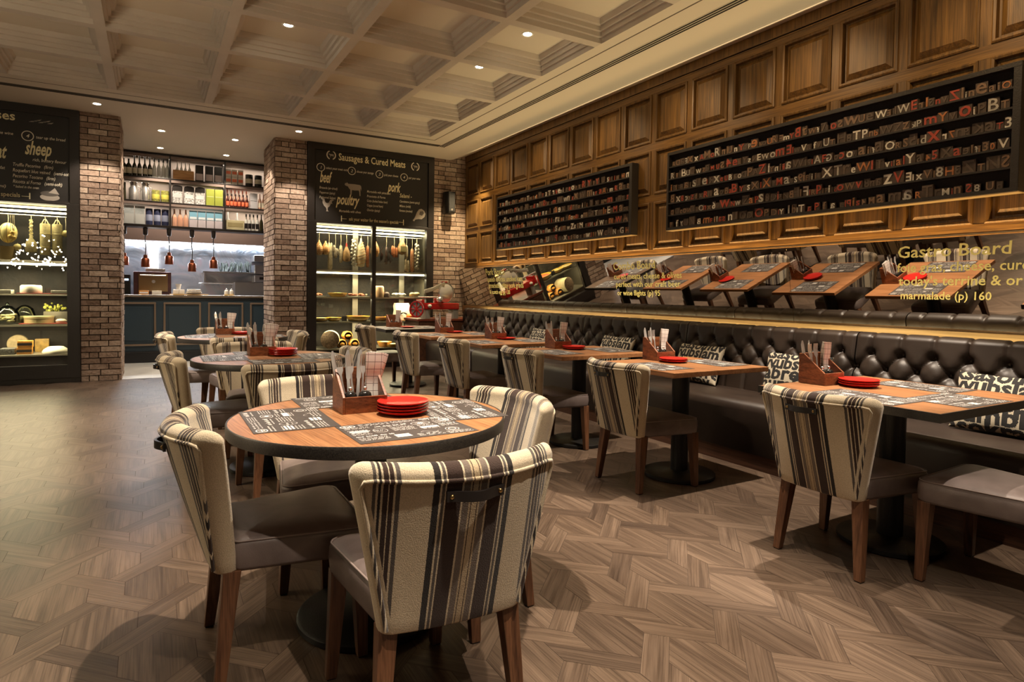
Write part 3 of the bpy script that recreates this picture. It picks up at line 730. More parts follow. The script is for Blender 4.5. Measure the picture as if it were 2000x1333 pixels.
# ---------------- caddies with cutlery, jars, napkins
def make_caddy():
    t = thing('cutlery_caddy', '', 'caddy', (0,0,0), 0, 'wooden cutlery caddies'); w, d, hb, hf, k = .085, .075, .158, .062, .010
    side = [(-d,0),(d,0),(d,hb),(d-.028,hb),(-d,hf)]
    for x in (-w, w-k):
        mb = MB(); mb.prism(side, (x,0,0), (0,1,0), (0,0,1), (k,0,0)); mb.obj('side_panel', M_CADDY, t, 0, bev=.0015)
    mb = MB(); mb.box((-w+k,-d,0),(w-k,-d+k,hf)); mb.obj('front_panel', M_CADDY, t, 0, bev=.0015)
    mb = MB(); mb.box((-w+k,d-k,0),(w-k,d,hb)); mb.obj('back_panel', M_CADDY, t, 0, bev=.0015)
    mb = MB(); mb.box((-w+k,-d+k,.003),(w-k,d-k,.012)); mb.obj('base', M_CADDY, t, 0); return t
def make_fork():
    mb = MB(); Ls = []
    for z, hw_, th in ((0,.006,.0016),(.03,.0065,.0018),(.10,.0035,.0018),(.125,.004,.0018),(.14,.011,.0012),(.155,.012,.001)):
        y = .0 if z < .12 else .010*((z-.12)/.07)**1.0; Ls.append([(-hw_,y-th,z),(hw_,y-th,z),(hw_,y+th,z),(-hw_,y+th,z)])
    mb.loops(Ls)
    for k in range(4):
        x = -.0105+.007*k; mb.loops([[(x-.002,y-.001,z),(x+.002,y-.001,z),(x+.002,y+.001,z),(x-.002,y+.001,z)] for z, y in ((.154,.005),(.175,.004),(.200,-.001))])
    return mb.obj('fork', M_CUT, smooth=40)
def make_knife():
    mb = MB(); Ls = []
    for z, a, b, th in ((0,-.007,.007,.003),(.05,-.007,.006,.0032),(.10,-.006,.005,.003),(.105,-.008,.008,.001),(.15,-.009,.010,.0009),(.195,-.007,.010,.0008),(.215,.001,.008,.0006)):
        Ls.append([(a,-th,z),(b,-th,z),(b,th,z),(a,th,z)])
    mb.loops(Ls); return mb.obj('knife', M_CUT, smooth=40)
def make_jar():
    t = thing('spice_jar', '', 'jar', (0,0,0), 0, 'black spice jars')
    gl = mat('black_gloss_jar',(.010,.009,.009),.08,coat=.5)
    mb = MB(); mb.lathe([(.018,0),(.024,.003),(.024,.030),(.026,.044),(.022,.058),(.010,.066)], n=20); mb.obj('body', gl, t, 60)
    mb = MB(); mb.lathe([(.010,.064),(.006,.068),(.005,.071),(.008,.075),(.007,.081),(.001,.083)], n=12); mb.obj('knob', M_STEEL, t, 70); return t
def napkin_mat():
    m, nt, b = _new('checked_napkin'); tc = N(nt, 'ShaderNodeTexCoord').outputs['Object']; s = N(nt, 'ShaderNodeSeparateXYZ'); nt.links.new(tc, s.inputs[0]); fs = []
    for k, o in ((0,.0),(2,.0)):
        a = N(nt, 'ShaderNodeMath', operation='PINGPONG'); a.inputs[1].default_value = .014; nt.links.new(s.outputs[k], a.inputs[0])
        c = N(nt, 'ShaderNodeMath', operation='LESS_THAN'); c.inputs[1].default_value = .0009; nt.links.new(a.outputs[0], c.inputs[0]); fs.append(c.outputs[0])
    mx = N(nt, 'ShaderNodeMath', operation='MAXIMUM'); nt.links.new(fs[0], mx.inputs[0]); nt.links.new(fs[1], mx.inputs[1])
    nt.links.new(mix(nt, 'MIX', mx.outputs[0], (.80,.77,.72), (.16,.12,.10)), b.inputs['Base Color']); b.inputs['Roughness'].default_value = .85; return m
M_NAP = napkin_mat()
def make_napkin():
    mb = MB(); L = []
    for k in range(9):
        z = .205*k/8; w = .024+.014*(k/8); th = .0035+.0015*math.sin(k*1.3); b = .004*math.sin(k/8*PI)
        L.append([(-w,-th+b,z),(-w*.3,-th*1.5+b,z),(w*.4,-th*1.2+b,z),(w,-th+b,z),(w,th+b,z),(0,th*1.3+b,z),(-w,th+b,z)])
    mb.loops(L); return mb.obj('napkin', M_NAP, smooth=50)
cad0 = make_caddy(); fork0 = make_fork(); knife0 = make_knife(); jar0 = make_jar(); nap0 = make_napkin()
tag(fork0,'','fork','forks in the caddies'); tag(knife0,'','knife','knives in the caddies'); tag(nap0,'','napkin','folded napkins in the caddies')
FIRST = {}
def put(proto, loc, rot, lb):
    if proto.name not in FIRST: FIRST[proto.name] = 1; o = proto
    else: o = dup(proto)
    o.location = loc; o.rotation_euler = rot; o['label'] = lb; return o
CAD = [(.690,2.350,0,'front round',4,3,3),(.665,4.66,.0,'middle round',3,2,3),(.64,6.95,0,'rear round',2,2,2),(3.10,2.035,.0,nmT[0],2,2,2),(3.125,3.295,0,nmT[1],2,2,2),
       (2.985,4.36,0,nmT[2],1,2,2),(3.0,5.50,0,nmT[3],2,1,2),(2.905,6.56,0,nmT[4],1,2,1),(2.75,7.83,0,nmT[5],0,0,1)]
rr = random.Random(8)
for (x, y, rz, nm, nf, nk, nn) in CAD:
    z = .7505; put(cad0, (x,y,z), (0,0,rz), f'red-brown wooden cutlery caddy on the {nm} table')
    for k in range(2): put(jar0, (x-.046+.056*k,y-.035,z+.0125), (0,0,0), f'{"left" if k == 0 else "right"} black glossy spice jar in the caddy on the {nm} table')
    dirs = ['left','right','middle','front']
    for k in range(nf): put(fork0, (x-.052+.030*k,y-.002+.004*(k%2),z+.0135), (-.10+.05*rr.random(),-.22+.13*k+.05*rr.random(),rr.uniform(-.4,.4)), f'{["leftmost","second","third","rightmost"][k] if nf > 1 else "single"} steel fork standing in the caddy on the {nm} table')
    for k in range(nk): put(knife0, (x-.058+.030*k,y+.036,z+.0135), (-.12+.06*rr.random(),-.16+.10*k,rr.uniform(-.5,.5)), f'{["leftmost","second","third"][k] if nk > 1 else "single"} steel knife standing in the caddy on the {nm} table')
    for k in range(nn): put(nap0, (x+.050-.002*k,y+.004+.019*k,z+.0135), (-.02+.03*k,.06+.07*k,.10-.08*k), f'{["front","second","third"][k] if nn > 1 else "single"} folded white checked napkin in the caddy on the {nm} table')

# ---------------- lettered cushions
def raster_letters(w, h, rows):
    a = np.zeros((h, w), bool)
    for s, x0, y0, sx, sy in rows:
        vs, fs, _ = glyphs(s, 0, .035)
        P = np.array(vs)*[sx*w, sy*h]+[x0*w, y0*h]
        for f in fs:
            for k in range(1, len(f)-1):
                t = P[[f[0], f[k], f[k+1]]]; lo = np.floor(t.min(0)).astype(int); hi = np.ceil(t.max(0)).astype(int)
                x, y = np.meshgrid(np.arange(max(lo[0],0), min(hi[0]+1,w)), np.arange(max(lo[1],0), min(hi[1]+1,h)))
                if not x.size: continue
                def e(p, q): return (q[0]-p[0])*(y-p[1])-(q[1]-p[1])*(x-p[0])
                c = np.stack([e(t[0],t[1]), e(t[1],t[2]), e(t[2],t[0])]); ins = (c >= -1e-6).all(0) | (c <= 1e-6).all(0)
                a[y[ins], x[ins]] = True
    return a
def make_cushion():
    W_, H_ = 132, 92; W, H = .50, .34
    img = raster_letters(W_, H_, [('ksasoinuv',-.05,.83,.27,.40),('yvubslam',-.03,.60,.27,.40),('labrepd',-.06,.36,.34,.42),('numbl1e',-.02,.12,.31,.42),('asokrav',-.04,-.10,.30,.40)])
    mb = MB()
    def P(i, j, s):
        u, v = 2*i/(W_-1)-1, 2*j/(H_-1)-1; pin = 1-.07*(1-abs(u))*abs(v)**3
        pin2 = 1-.06*(1-abs(v))*abs(u)**3; d = (max(0,1-u*u)*max(0,1-v*v))**.42
        return (u*W/2*pin2, s*(.004+.062*d), H/2+v*H/2*pin)
    for s in (-1, 1):
        base = len(mb.V)
        for j in range(H_):
            for i in range(W_): mb.v(P(i, j, s))
        for j in range(H_-1):
            for i in range(W_-1):
                q = [base+j*W_+i, base+j*W_+i+1, base+(j+1)*W_+i+1, base+(j+1)*W_+i]; ii = i if s < 0 else W_-1-i
                mb.att = 1. if img[min(H_-1,j), min(W_-1,ii)] else 0.; mb.f(q if s < 0 else q[::-1], 1 if mb.att else 0)
    edge = [(i,0) for i in range(W_)]+[(W_-1,j) for j in range(1,H_)]+[(i,H_-1) for i in range(W_-2,-1,-1)]+[(0,j) for j in range(H_-2,0,-1)]
    off = W_*H_
    for k in range(len(edge)):
        a, b = edge[k], edge[(k+1)%len(edge)]; mb.f((a[1]*W_+a[0], off+a[1]*W_+a[0], off+b[1]*W_+b[0], b[1]*W_+b[0]), 0)
    return mb.obj('cushion', [mat('cream_canvas',(.50,.44,.33),.9,bmp=.3,bsc=300), mat('black_print',(.012,.011,.011),.85,bmp=.3,bsc=300)], smooth=80, merge=False)
cu0 = tag(make_cushion(), '', 'cushion', 'black and cream lettered cushions on the bench')
for k, (x, y, rx, rz, lb) in enumerate([(4.055,1.60,-.33,-PI/2,'lettered cushion on the bench beside the square dark-edged table'),(4.06,2.90,-.33,-PI/2+.08,'lettered cushion on the bench between the square table and the nearest orange oak table'),
        (4.06,3.86,-.36,-PI/2,'lettered cushion on the bench beyond the caddy of the nearest orange oak table'),(4.06,4.98,-.36,-PI/2,'lettered cushion on the bench beyond the caddy of the third wall table'),(4.06,6.42,-.36,-PI/2-.05,'lettered cushion on the bench beyond the fourth wall table'),
        (4.06,7.60,-.36,-PI/2,'lettered cushion on the bench farthest away, near the red slicer')]):
    o = cu0 if k == 0 else cu0.copy()
    if k: C.objects.link(o)
    o.location = (x,y,.462); o.rotation_euler = (rx,0,rz); o['label'] = lb
# ================================================================ letterpress boards on the oak wall
M_TRAY = mat('black_stained_tray', (.022,.017,.014), .6, bmp=.3, bsc=120)
M_TRAYBACK = mat('tray_back', (.010,.006,.005), .9)
def type_board(ya, yb, lb, wood_edge):
    """shallow tray, y from ya (near) to yb (far)"""
    z0, z1, xf, xb = 1.872, 2.652, 4.517, 4.612; t = thing('type_board', lb, 'letter board', (xb,(ya+yb)/2,z0), 0, 'letterpress display boards'); o = t.location
    def L(y): return y-o.y
    mb = MB(); k = .022
    mb.box((xf-xb,L(ya),0),(0,L(yb),.024)); mb.box((xf-xb,L(ya),z1-z0-.03),(0,L(yb),z1-z0)); mb.box((xf-xb,L(ya),.024),(0,L(ya)+k+.02,z1-z0-.03)); mb.box((xf-xb,L(yb)-k,.024),(0,L(yb),z1-z0-.03))
    mb.obj('tray_frame', M_TRAY, t, 0, bev=.002)
    mb = MB(); mb.box((xf-xb,L(ya),-.007),(0,L(yb),-.0005)); mb.obj('lit_edge_trim', mat('lit_edge_colour',(.36,.27,.15),.5), t, 0)  # glow on the tray's lower edge put into this pale colour
    mb = MB(); mb.box((-.03,L(ya)+k,.024),(-.018,L(yb)-k,z1-z0-.03)); mb.obj('back_panel', M_TRAYBACK, t, 0)
    zs = []
    for r in range(6):
        z = .024+(z1-z0-.054)*r/6; zs.append(z0+z+(.0065 if r else 0))
        if r:
            mb = MB(); mb.box((xf-xb+.004,L(ya)+k,z-.006),(-.018,L(yb)-k,z+.006)); mb.obj('shelf', M_TRAY, t, 0)
    return t, zs, xf
LC = {'grey':(.42,.39,.34),'brown':(.20,.12,.07),'dark':(.10,.07,.05),'red':(.36,.055,.028),'orange':(.40,.15,.05),'white':(.66,.62,.54)}
LM = {k: mat('type_'+k, v, .6, mott=.25, msc=30) for k, v in LC.items()}
M_BODY = mat('type_wood_body', (.065,.042,.028), .6, mott=.3, msc=25)
rl = random.Random(21)
def letter_geo(mb, ch, x, yl, z, h, mir, lean, mi, xd=(0,-1,0)):
    """one wooden sort: block with raised face; yl = its left edge seen from the room"""
    g = glyphs(ch, 0, .012); xs = [v[0] for v in g[0]]; ys = [v[1] for v in g[0]]
    x0, x1, y0, y1 = min(xs), max(xs), min(ys), max(ys); s = h/max(.35, (y1-y0)); w = (x1-x0)*s; pad = .0035; bw = w+2*pad
    o = Vector((x, yl, z)); R = Matrix.Rotation(lean, 3, 'X') if lean else Matrix.Identity(3)
    def P(u, v, d): return o+R@Vector((d, -u, v))
    H = h+2*pad
    P8 = [P(0,0,.0),P(bw,0,.0),P(bw,0,.022),P(0,0,.022),P(0,H,.0),P(bw,H,.0),P(bw,H,.022),P(0,H,.022)]
    mb.hexa(P8, 1)
    n = len(g[0]); base = len(mb.V); from_e = {}
    for vx, vy in g[0]:
        u = (vx-x0)*s; u = w-u if mir else u; mb.v(P(pad+u, pad+(vy-y0)*s, -.0035))
    for vx, vy in g[0]:
        u = (vx-x0)*s; u = w-u if mir else u; mb.v(P(pad+u, pad+(vy-y0)*s, .0005))
    for f in g[1]:
        q = [base+k for k in f]; mb.f(q[::-1] if mir else q, mi)
        for a, b in zip(f, f[1:]+f[:1]):
            if (b, a) in from_e: from_e.pop((b, a))
            else: from_e[(a, b)] = 1
    for a, b in from_e: mb.f((base+a, base+b, base+n+b, base+n+a), mi)
    return bw
ROWS = ["ADaExxAMoRnlUnYtPedoUREmYBtWf7ioswUeWEilWEr1SnvZlineaiO","RBiBUcWsaMUs4ejjYsNEWomEIwVafvUTH8TPnbWZzkPmYvojPBT","iPli8jalisuelRxeUBaoDPAZIYniiiaWiPlAFGoco7ailfaORS5ldxr7nPKaT3",
        "BX8ccZbxRnaoBaBY6sXlXYMasS9iFiii4XTreWITvilalYa45Xaelfi30V","DOcoNaBOnx6nwNwZaPs8DipNBFIFjRqlqilboWv8nazVElxVI8H3ZTNS","PfyUNBmFIilasnuoDOPDiYlbITaPfaelpis4MamaRTrMinS8Ud"]
COLW = ['grey']*5+['white']*5+['dark']*9+['brown']*9+['red']*6+['orange']*3
bigb, zs, xf = type_board(1.735, 4.70, 'large black tray of letterpress type, nearer of two on the oak wall', True)
SH = ['top','second','third','fourth','fifth','bottom']
def ordn(n): return f"{n}{'th' if 10 <= n%100 <= 20 else {1:'st',2:'nd',3:'rd'}.get(n%10,'th')}"
def fill_rows(ya, yb, rows, emit_fn, scale=1.):
    for r, row in enumerate(rows):
        z = zs[5-r]; need = []; 
        for ch in row:
            h = rl.choice((.045,.05,.055,.06,.065,.072,.085))*scale
            if ch.isupper() or ch.isdigit(): h *= 1.12
            need.append((ch, min(h, .100)))
        wid = []
        for ch, h in need:
            g = glyphs(ch, 0, .012); xs = [v[0] for v in g[0]]; ys = [v[1] for v in g[0]]; wid.append((max(xs)-min(xs))*h/max(.35, max(ys)-min(ys))+.0070)
        free = (yb-ya)-sum(wid); wts = [rl.random()**2+.05 for _ in need]; sw = sum(wts); y = yb
        for (ch, h), w, g in zip(need, wid, wts):
            gap = max(.0015, free*g/sw); emit_fn(r, ch, y, z, h, w); y -= w+gap
cnt = [0]
def big_letter(r, ch, y, z, h, w):
    col = rl.choice(COLW); cnt[0] += 1; idx[r] += 1; mb = MB(); x = xf+rl.uniform(.022,.040)
    lean = 0 if rl.random() < .88 else rl.choice((-.10,.0,-.06))
    bw = letter_geo(mb, ch, 0, 0, 0, h, rl.random() < .45, 0, 0)
    o = mb.obj('type_letter', [LM[col], M_BODY], smooth=0, merge=False); o.location = (x, y, z); o.rotation_euler.z = rl.uniform(-.12,.12)
    tag(o, f'{col} letterpress block {ch}, {ordn(idx[r])} from left on the {SH[r]} shelf of the large board', 'letter block', 'type letters on the large board')
idx = [0]*6
fill_rows(1.80, 4.668, ROWS, big_letter, .82)
smb, zs, xf = type_board(5.235, 8.30, 'smaller looking black tray of letterpress type, farther along the oak wall', True)
stuff = MB(); R2 = ["YafntloTnrmaTWlnsvTaTrbeolneosTR YyYUslhiNHn","vlllPienlllsvkefxrndBnmsfxomwWnaxWmllraAlmRaTs","jloamYnirBiYsatlbelarenallBaexy brnoiljrxAMmSATt","viinrNmvlllReeswmkyealfinrsaliPaDoslomBaTmlFEaMaok","vlhsrmsrvfmriirotlsBdfonmliisbLlmwZaTMTNNyLJWsnllWA","vabSmsrllmraslinrxtnlarliuWPoaxXsFaocnwLIPWCANYGH"]
def small_letter(r, ch, y, z, h, w):
    col = rl.choice(COLW); k = ([*LM].index(col)); mi = 0 if k == 0 else k+1
    letter_geo(stuff, ch, xf+rl.uniform(.022,.040), y, z, h, rl.random() < .45, 0, mi)
fill_rows(5.30, 8.268, [r.replace(' ','') for r in R2], small_letter, .86)
mk = [*LM]; o = stuff.obj('type_letters', [LM[mk[0]], M_BODY]+[LM[k] for k in mk[1:]], smooth=0, merge=False)
tag(o, 'mixed small letterpress blocks filling the shelves of the farther type board', 'letter blocks', kind='stuff')

# ================================================================ menu boards
M_BOARD = mat('chalkboard_black', (.012,.010,.009), .5)
M_PIC = mat('chalk_drawing', (.36,.32,.27), .8); M_PICD = mat('chalk_drawing_dark', (.10,.088,.075), .8)
def board(name, x0, x1, z0, z1, lb, fill):
    t = thing(name, lb, 'menu board', ((x0+x1)/2,9.62,z0), 0, 'blackboard menus above the glass cases'); o = Vector(t.location); X = lambda v: v-o.x; Z = lambda v: v-o.z
    w, wb = .10, .02; mb = MB(); mb.box((X(x0),-.03,Z(z1)-w),(X(x1),.05,Z(z1))); mb.box((X(x0),-.03,0),(X(x0)+w,.05,Z(z1)-w)); mb.box((X(x1)-w,-.03,0),(X(x1),.05,Z(z1)-w)); mb.box((X(x0)+w,-.024,0),(X(x1)-w,.05,wb))
    mb.obj('frame', M_BLACKPAINT, t, 0, bev=.003)
    mb = MB(); mb.box((X(x0)+w,.0,wb),(X(x1)-w,.04,Z(z1)-w)); mb.obj('panel', M_BOARD, t, 0)
    mw, my, mp = M_CHALK, M_CHALKY, MB(); yy = -.0015
    def T(b, s, x, z, size, width=None, sh=.0, bold=.008, al='L'):
        W0 = glyphs(s, sh, bold)[2]*size; m_ = MB(); m_.text(s, (X(x),yy,Z(z)), (1,0,0), (0,0,1), size, 0, al, sh, bold, .001, (width/W0 if width else 1.)); m_.obj('lettering', b, t, 0, merge=False)
    def ringt(m, x, z, r, th, a0=0, a1=2*PI, n=28):
        b = MB()
        for k in range(n):
            a, c = a0+(a1-a0)*k/n, a0+(a1-a0)*(k+1)/n
            b.quad(*[(X(x)+rr_*math.cos(q), yy-.001, Z(z)+rr_*math.sin(q)) for rr_, q in ((r,a),(r,c),(r-th,c),(r-th,a))])
        b.obj('drawn_ring', m, t, 0)
    def pic(x, z, s, poly, mi=0, dy=0): b = MB(); b.poly([(X(x)+px*s, yy-.001-dy, Z(z)+pz*s) for px, pz in poly]); b.obj('chalk_drawing', M_PICD if mi else M_PIC, t, 0, merge=False)
    def arrow(m, x, z, d, *_):
        b = MB(); b.quad((X(x)-.006,yy-.001,Z(z)-.045),(X(x)+.006,yy-.001,Z(z)-.045),(X(x)+.006,yy-.001,Z(z)+.045),(X(x)-.006,yy-.001,Z(z)+.045)); a, c = sorted((x+d*.004, x+d*.10))
        b.quad((X(a),yy-.0012,Z(z)-.003),(X(c),yy-.0012,Z(z)-.003),(X(c),yy-.0012,Z(z)+.003),(X(a),yy-.0012,Z(z)+.003)); b.obj('arrow', m, t, 0, merge=False)
    fill(T, ringt, pic, mw, my, arrow, X, Z, yy)
    return t
def laurel(ringt, b, x, z):
    ringt(b, x, z, .072, .016, PI*.62, PI*1.38, 14); ringt(b, x, z, .072, .016, -PI*.38, PI*.38, 14)
COW = [(-.52,.20),(-.47,.30),(-.42,.27),(-.38,.34),(-.33,.29),(-.30,.26),(.05,.27),(.40,.25),(.47,.20),(.50,.02),(.48,-.12),(.46,.05),(.44,.02),(.43,-.12),(.44,-.40),(.38,-.40),(.36,-.15),(.32,-.08),(.10,-.10),(-.08,-.09),(-.10,-.38),(-.17,-.38),(-.18,-.08),(-.26,.0),(-.32,.10),(-.40,.12),(-.47,.14)]
COCK = [(-.34,.42),(-.28,.52),(-.22,.42),(-.16,.30),(-.12,.12),(.0,.06),(.12,.10),(.20,.28),(.34,.36),(.50,.30),(.38,.26),(.32,.14),(.38,.02),(.28,.06),(.18,-.14),(.06,-.24),(.04,-.42),(.12,-.5),(-.06,-.5),(-.02,-.42),(-.06,-.26),(-.20,-.14),(-.30,.06),(-.30,.26),(-.40,.32)]
HAM = [(-.5,-.42),(-.40,-.50),(-.30,-.36),(-.05,-.30),(.20,-.30),(.42,-.12),(.50,.12),(.40,.34),(.18,.48),(-.02,.42),(-.18,.20),(-.30,-.10),(-.40,-.30)]
def fill_meat(T, ringt, pic, mw, my, arrow, X, Z, yy):
    laurel(ringt, mw, 2.36, 3.275); laurel(ringt, mw, 3.715, 3.255)
    pic(2.36,3.27,.08,COW); pic(3.715,3.25,.08,COW)
    T(my,'Sausages & Cured Meats',2.47,3.215,.150,1.075,0,.018)
    for k,(x,s,w) in enumerate([(2.205,'select your meat cuts',.33),(2.675,'choose your sausage',.27),(3.115,'pick your cheese',.235),(3.525,'pair your wine',.20)]):
        z = 3.075-.004*k; ringt(mw,x,z,.062,.009); T(mw,str(k+1),x,z-.022,.065,None,.25,.004,'C'); T(mw,s,x+.075,z-.016,.052,w,.2,.006)
    T(my,'beef',2.19,2.855,.235,.185,.35,.024); T(my,'poultry',2.44,2.545,.225,.36,.35,.024); T(my,'pork',3.255,2.815,.215,.215,.35,.024)
    for k,s in enumerate(('Bresaola (air-dried)','Pepperoni (spicy)','Peppered Salami')): T(mw,s,2.185,2.755-.072*k,.052,(.27,.235,.245)[k],.2,.005)
    T(mw,'Mortadella with olives',2.48,2.425,.055,.34,.2,.005)
    for k,s in enumerate(('Mortadella with pistachios','Prosciutto di Parma','Cotto (boiled Italian ham)','Coppa (cured ham)','Chorizo (spicy)')): T(mw,s,2.915,2.762-.072*k,.052,(.385,.30,.335,.26,.21)[k],.2,.005)
    T(my,'Salami -',3.45,2.735,.090,.21,.2,.008)
    for k,s in enumerate(('Cacciatore (semi-spicy)','Milano (mild)','Romano (smoked)')): T(mw,s,3.45,2.655-.074*k,.052,(.345,.19,.22)[k],.2,.005)
    pic(2.70,2.80,.26,COW); pic(2.30,2.53,.22,COCK); pic(3.79,2.475,.22,HAM); pic(3.83,2.50,.085,[(-.5,-.2),(.1,-.4),(.5,.1),(.3,.5),(-.3,.4)],1,.001)
    arrow(my,2.52,2.325,.8,X,Z,yy); arrow(my,3.52,2.335,-.8,X,Z,yy); T(my,"ask your waiter for the season's specials",2.635,2.305,.075,.80,0,.008)
board('menu_board', 2.012, 4.04, 2.262, CZ-.004, 'black menu board headed Sausages & Cured Meats', fill_meat)
def fill_cheese(T, ringt, pic, mw, my, arrow, X, Z, yy):
    T(my,'Cheeses',-1.435,3.225,.150,None,0,.018,'R'); T(mw,'pair the wine',-1.455,3.045,.052,.235,.2,.006,'R')
    for k in range(7): pic(-1.27+.03*k-.0,3.235+.01*(k%3),.07,[(-.5,-.1),(-.1,.1),(.5,.25),(.2,-.05)])
    ringt(mw,-1.315,3.055,.062,.009); T(mw,'4',-1.315,3.033,.065,None,.25,.004,'C'); T(mw,'tear up the bread',-1.235,3.035,.052,.30,.2,.006)
    T(my,'sheep',-1.345,2.835,.235,.265,.35,.024); T(my,'goat',-1.515,2.76,.235,.215,.35,.024,'R'); T(mw,'rich, buttery flavour',-1.27,2.755,.055,.34,.2,.006)
    T(mw,'fresh, low fat',-1.535,2.625,.052,.25,.2,.006,'R')
    for k,s in enumerate(('Truffle Pecorino   (firm)','Roquefort blue veined   (semi-soft)','Pecorino Toscano   (firm)','Ricotta al Forno   (semi-soft)')): T(mw,s,-1.465,2.675-.068*k,.058,(.40,.58,.42,.49)[k],.2,.006)
    T(mw,'* baked in the oven',-1.46,2.415,.045,.25,.2,.005); T(mw,'(semi)',-1.53,2.405,.05,None,.2,.005,'R')
    pic(-1.10,2.325,.20,[(.5*math.cos(a)-.0,.22*math.sin(a)) for a in [k*PI/10 for k in range(20)]]); pic(-1.10,2.37,.20,[(.48*math.cos(a),.16*math.sin(a)) for a in [k*PI/10 for k in range(20)]],1,.001); pic(-1.06,2.40,.11,[(-.5,-.2),(.5,-.3),(.1,.4)],0,.002)
    T(my,'specials',-1.395,2.30,.075,.185,0,.008,'R'); arrow(my,-1.30,2.315,-.8,X,Z,yy)
board('menu_board', -2.90, -.795, 2.262, CZ-.004, 'black menu board about cheeses, cut by the left picture edge', fill_cheese)

# wall speaker
t = thing('wall_speaker', 'small black wedge loudspeaker on the brick wall beside the meats board', 'speaker', (4.28,9.60,2.52))
mb = MB(); mb.loops([[(-.085,0,z),(.085,0,z),(.085,-.10,z),(.055,-.19,z),(-.055,-.19,z),(-.085,-.10,z)] for z in (0,.36)]); mb.obj('body', M_BLACK, t, 20, bev=.006)
mb = MB(); mb.box((-.05,-.196,.03),(.05,-.188,.33)); mb.obj('grille', mat('speaker_mesh',(.018,.018,.018),.7,bmp=.6,bsc=500), t, 0)
mb = MB(); mb.lathe([(.018,0),(.018,.003)], (0,0,0), 16, M=Matrix.Translation((0,-.196,.06))@Matrix.Rotation(PI/2,4,'X')); mb.obj('badge', M_STEEL, t, 40)
mb = MB(); mb.box((-.02,0,.16),(.02,.045,.20)); mb.obj('bracket', M_BLACK, t, 0)
# ================================================================ glass display cases
M_STONE = mat('dark_slate', (.020,.015,.010), .6, mott=.6, msc=6, bmp=.5, bsc=14)
M_WIRE = mat('pale_steel_shelf', (.50,.47,.38), .35, .8)
M_CASEIN = mat('case_steel', (.30,.28,.22), .35, .85)
def case(x0, x1, doors, posts, lb, tray):
    z1 = 2.262; t = thing('display_case', lb, 'display case', ((x0+x1)/2,9.62,0), 0, 'glass fronted food cases'); ox = t.location.x; X = lambda v: v-ox
    mb = MB(); mb.box((X(x0),-.03,.06),(X(doors[0][0]),.06,z1)); mb.box((X(doors[-1][1]),-.03,.06),(X(x1),.06,z1)); mb.box((X(doors[0][0]),-.03,2.238),(X(doors[-1][1]),.06,z1)); mb.box((X(doors[0][0]),-.03,.06),(X(doors[-1][1]),.06,.225))
    for (a, b), (c, d) in zip(doors, doors[1:]): mb.box((X(b),-.02,.225),(X(c),.06,2.238))
    mb.box((X(x0),-.02,0),(X(x1),.06,.06)); mb.obj('frame', M_BLACKPAINT, t, 0, bev=.004)
    mb = MB(); mb.box((X(x0)+.02,.72,.06),(X(x1)-.02,.75,z1)); mb.obj('back_panel', M_STONE, t, 0)
    for a, b in ((x0+.02,x0+.05),(x1-.05,x1-.02)): mb = MB(); mb.box((X(a),.06,.06),(X(b),.72,z1)); mb.obj('side_panel', M_CASEIN, t, 0)
    mb = MB(); mb.box((X(x0)+.05,.06,2.235),(X(x1)-.05,.72,2.262)); mb.obj('top_panel', M_CASEIN, t, 0)
    mb = MB(); mb.box((X(x0)+.05,.06,.10),(X(x1)-.05,.72,.14)); mb.obj('floor_panel', M_CASEIN, t, 0)
    a, b = x0+.055, x1-.055
    for z, th, m, y0 in ((1.515,.024,M_WIRE,.10),(1.105,.012,M_GLASSW,.12),(.715,.018,M_CASEIN,.12),(tray,.02,M_WIRE,.10)):
        mb = MB(); mb.box((X(a),y0,z),(X(b),.68,z+th)); sh = mb.obj('shelf', m, t, 0)
        if m != M_WIRE: mb = MB(); mb.box((X(a),y0-.012,z-.006),(X(b),y0-.001,z+.014)); mb.obj('edge_rail', M_WIRE, sh, 0)
    for z, y, r in ((2.205,.20,.013),(2.165,.33,.013),(1.492,.13,.013)):
        mb = MB(); mb.tube([(X(a),y,z),(X(b),y,z)], r, 10); mb.obj('light_tube', M_TUBE, t, 60)
    mb = MB(); mb.tube([(X(a),.33,2.118),(X(b),.33,2.118)], .008, 8); mb.obj('hanging_rail', M_STEEL, t, 60)
    for px in posts: mb = MB(); mb.box((X(px)-.045,.66,.14),(X(px)+.045,.715,2.23)); mb.obj('post', M_WIRE, t, 0)
    for d0, d1 in doors:
        mb = MB(); mb.box((X(d0),.008,.225),(X(d1),.014,2.238)); mb.obj('door_glass', M_GLASS, t, 0)
    return t
case(2.012, 4.04, [(2.144,3.003),(3.066,3.916)], [2.93,3.74], 'tall black glass case of hanging meats under the Sausages board', .285)
case(-2.90, -.795, [(-2.75,-1.93),(-1.87,-.93)], [-1.78], 'tall black glass case of cheeses at the left picture edge', .335)
def sack(name, prof, x, z, m, lb, cat, sq=(1,1), y=9.95, string=None, group=None, n=18, sm=60, extra=None, rz=0.):
    """turned body with its lowest point at z; string = height of the rail it hangs from"""
    t = thing(name, lb, cat, (x,y,z), rz, group)
    mb = MB(); mb.lathe(prof, n=n, sq=sq); mb.obj('body', m, t, sm)
    if string: mb = MB(); h = prof[-1][1]; mb.tube([(0,0,h-.004),(.004,0,(h+string-z)/2),(0,0,string-z)], .0035, 6); mb.obj('string', mat('pale_twine',(.55,.47,.30),.9), t, 60)
    if extra: extra(t)
    return t
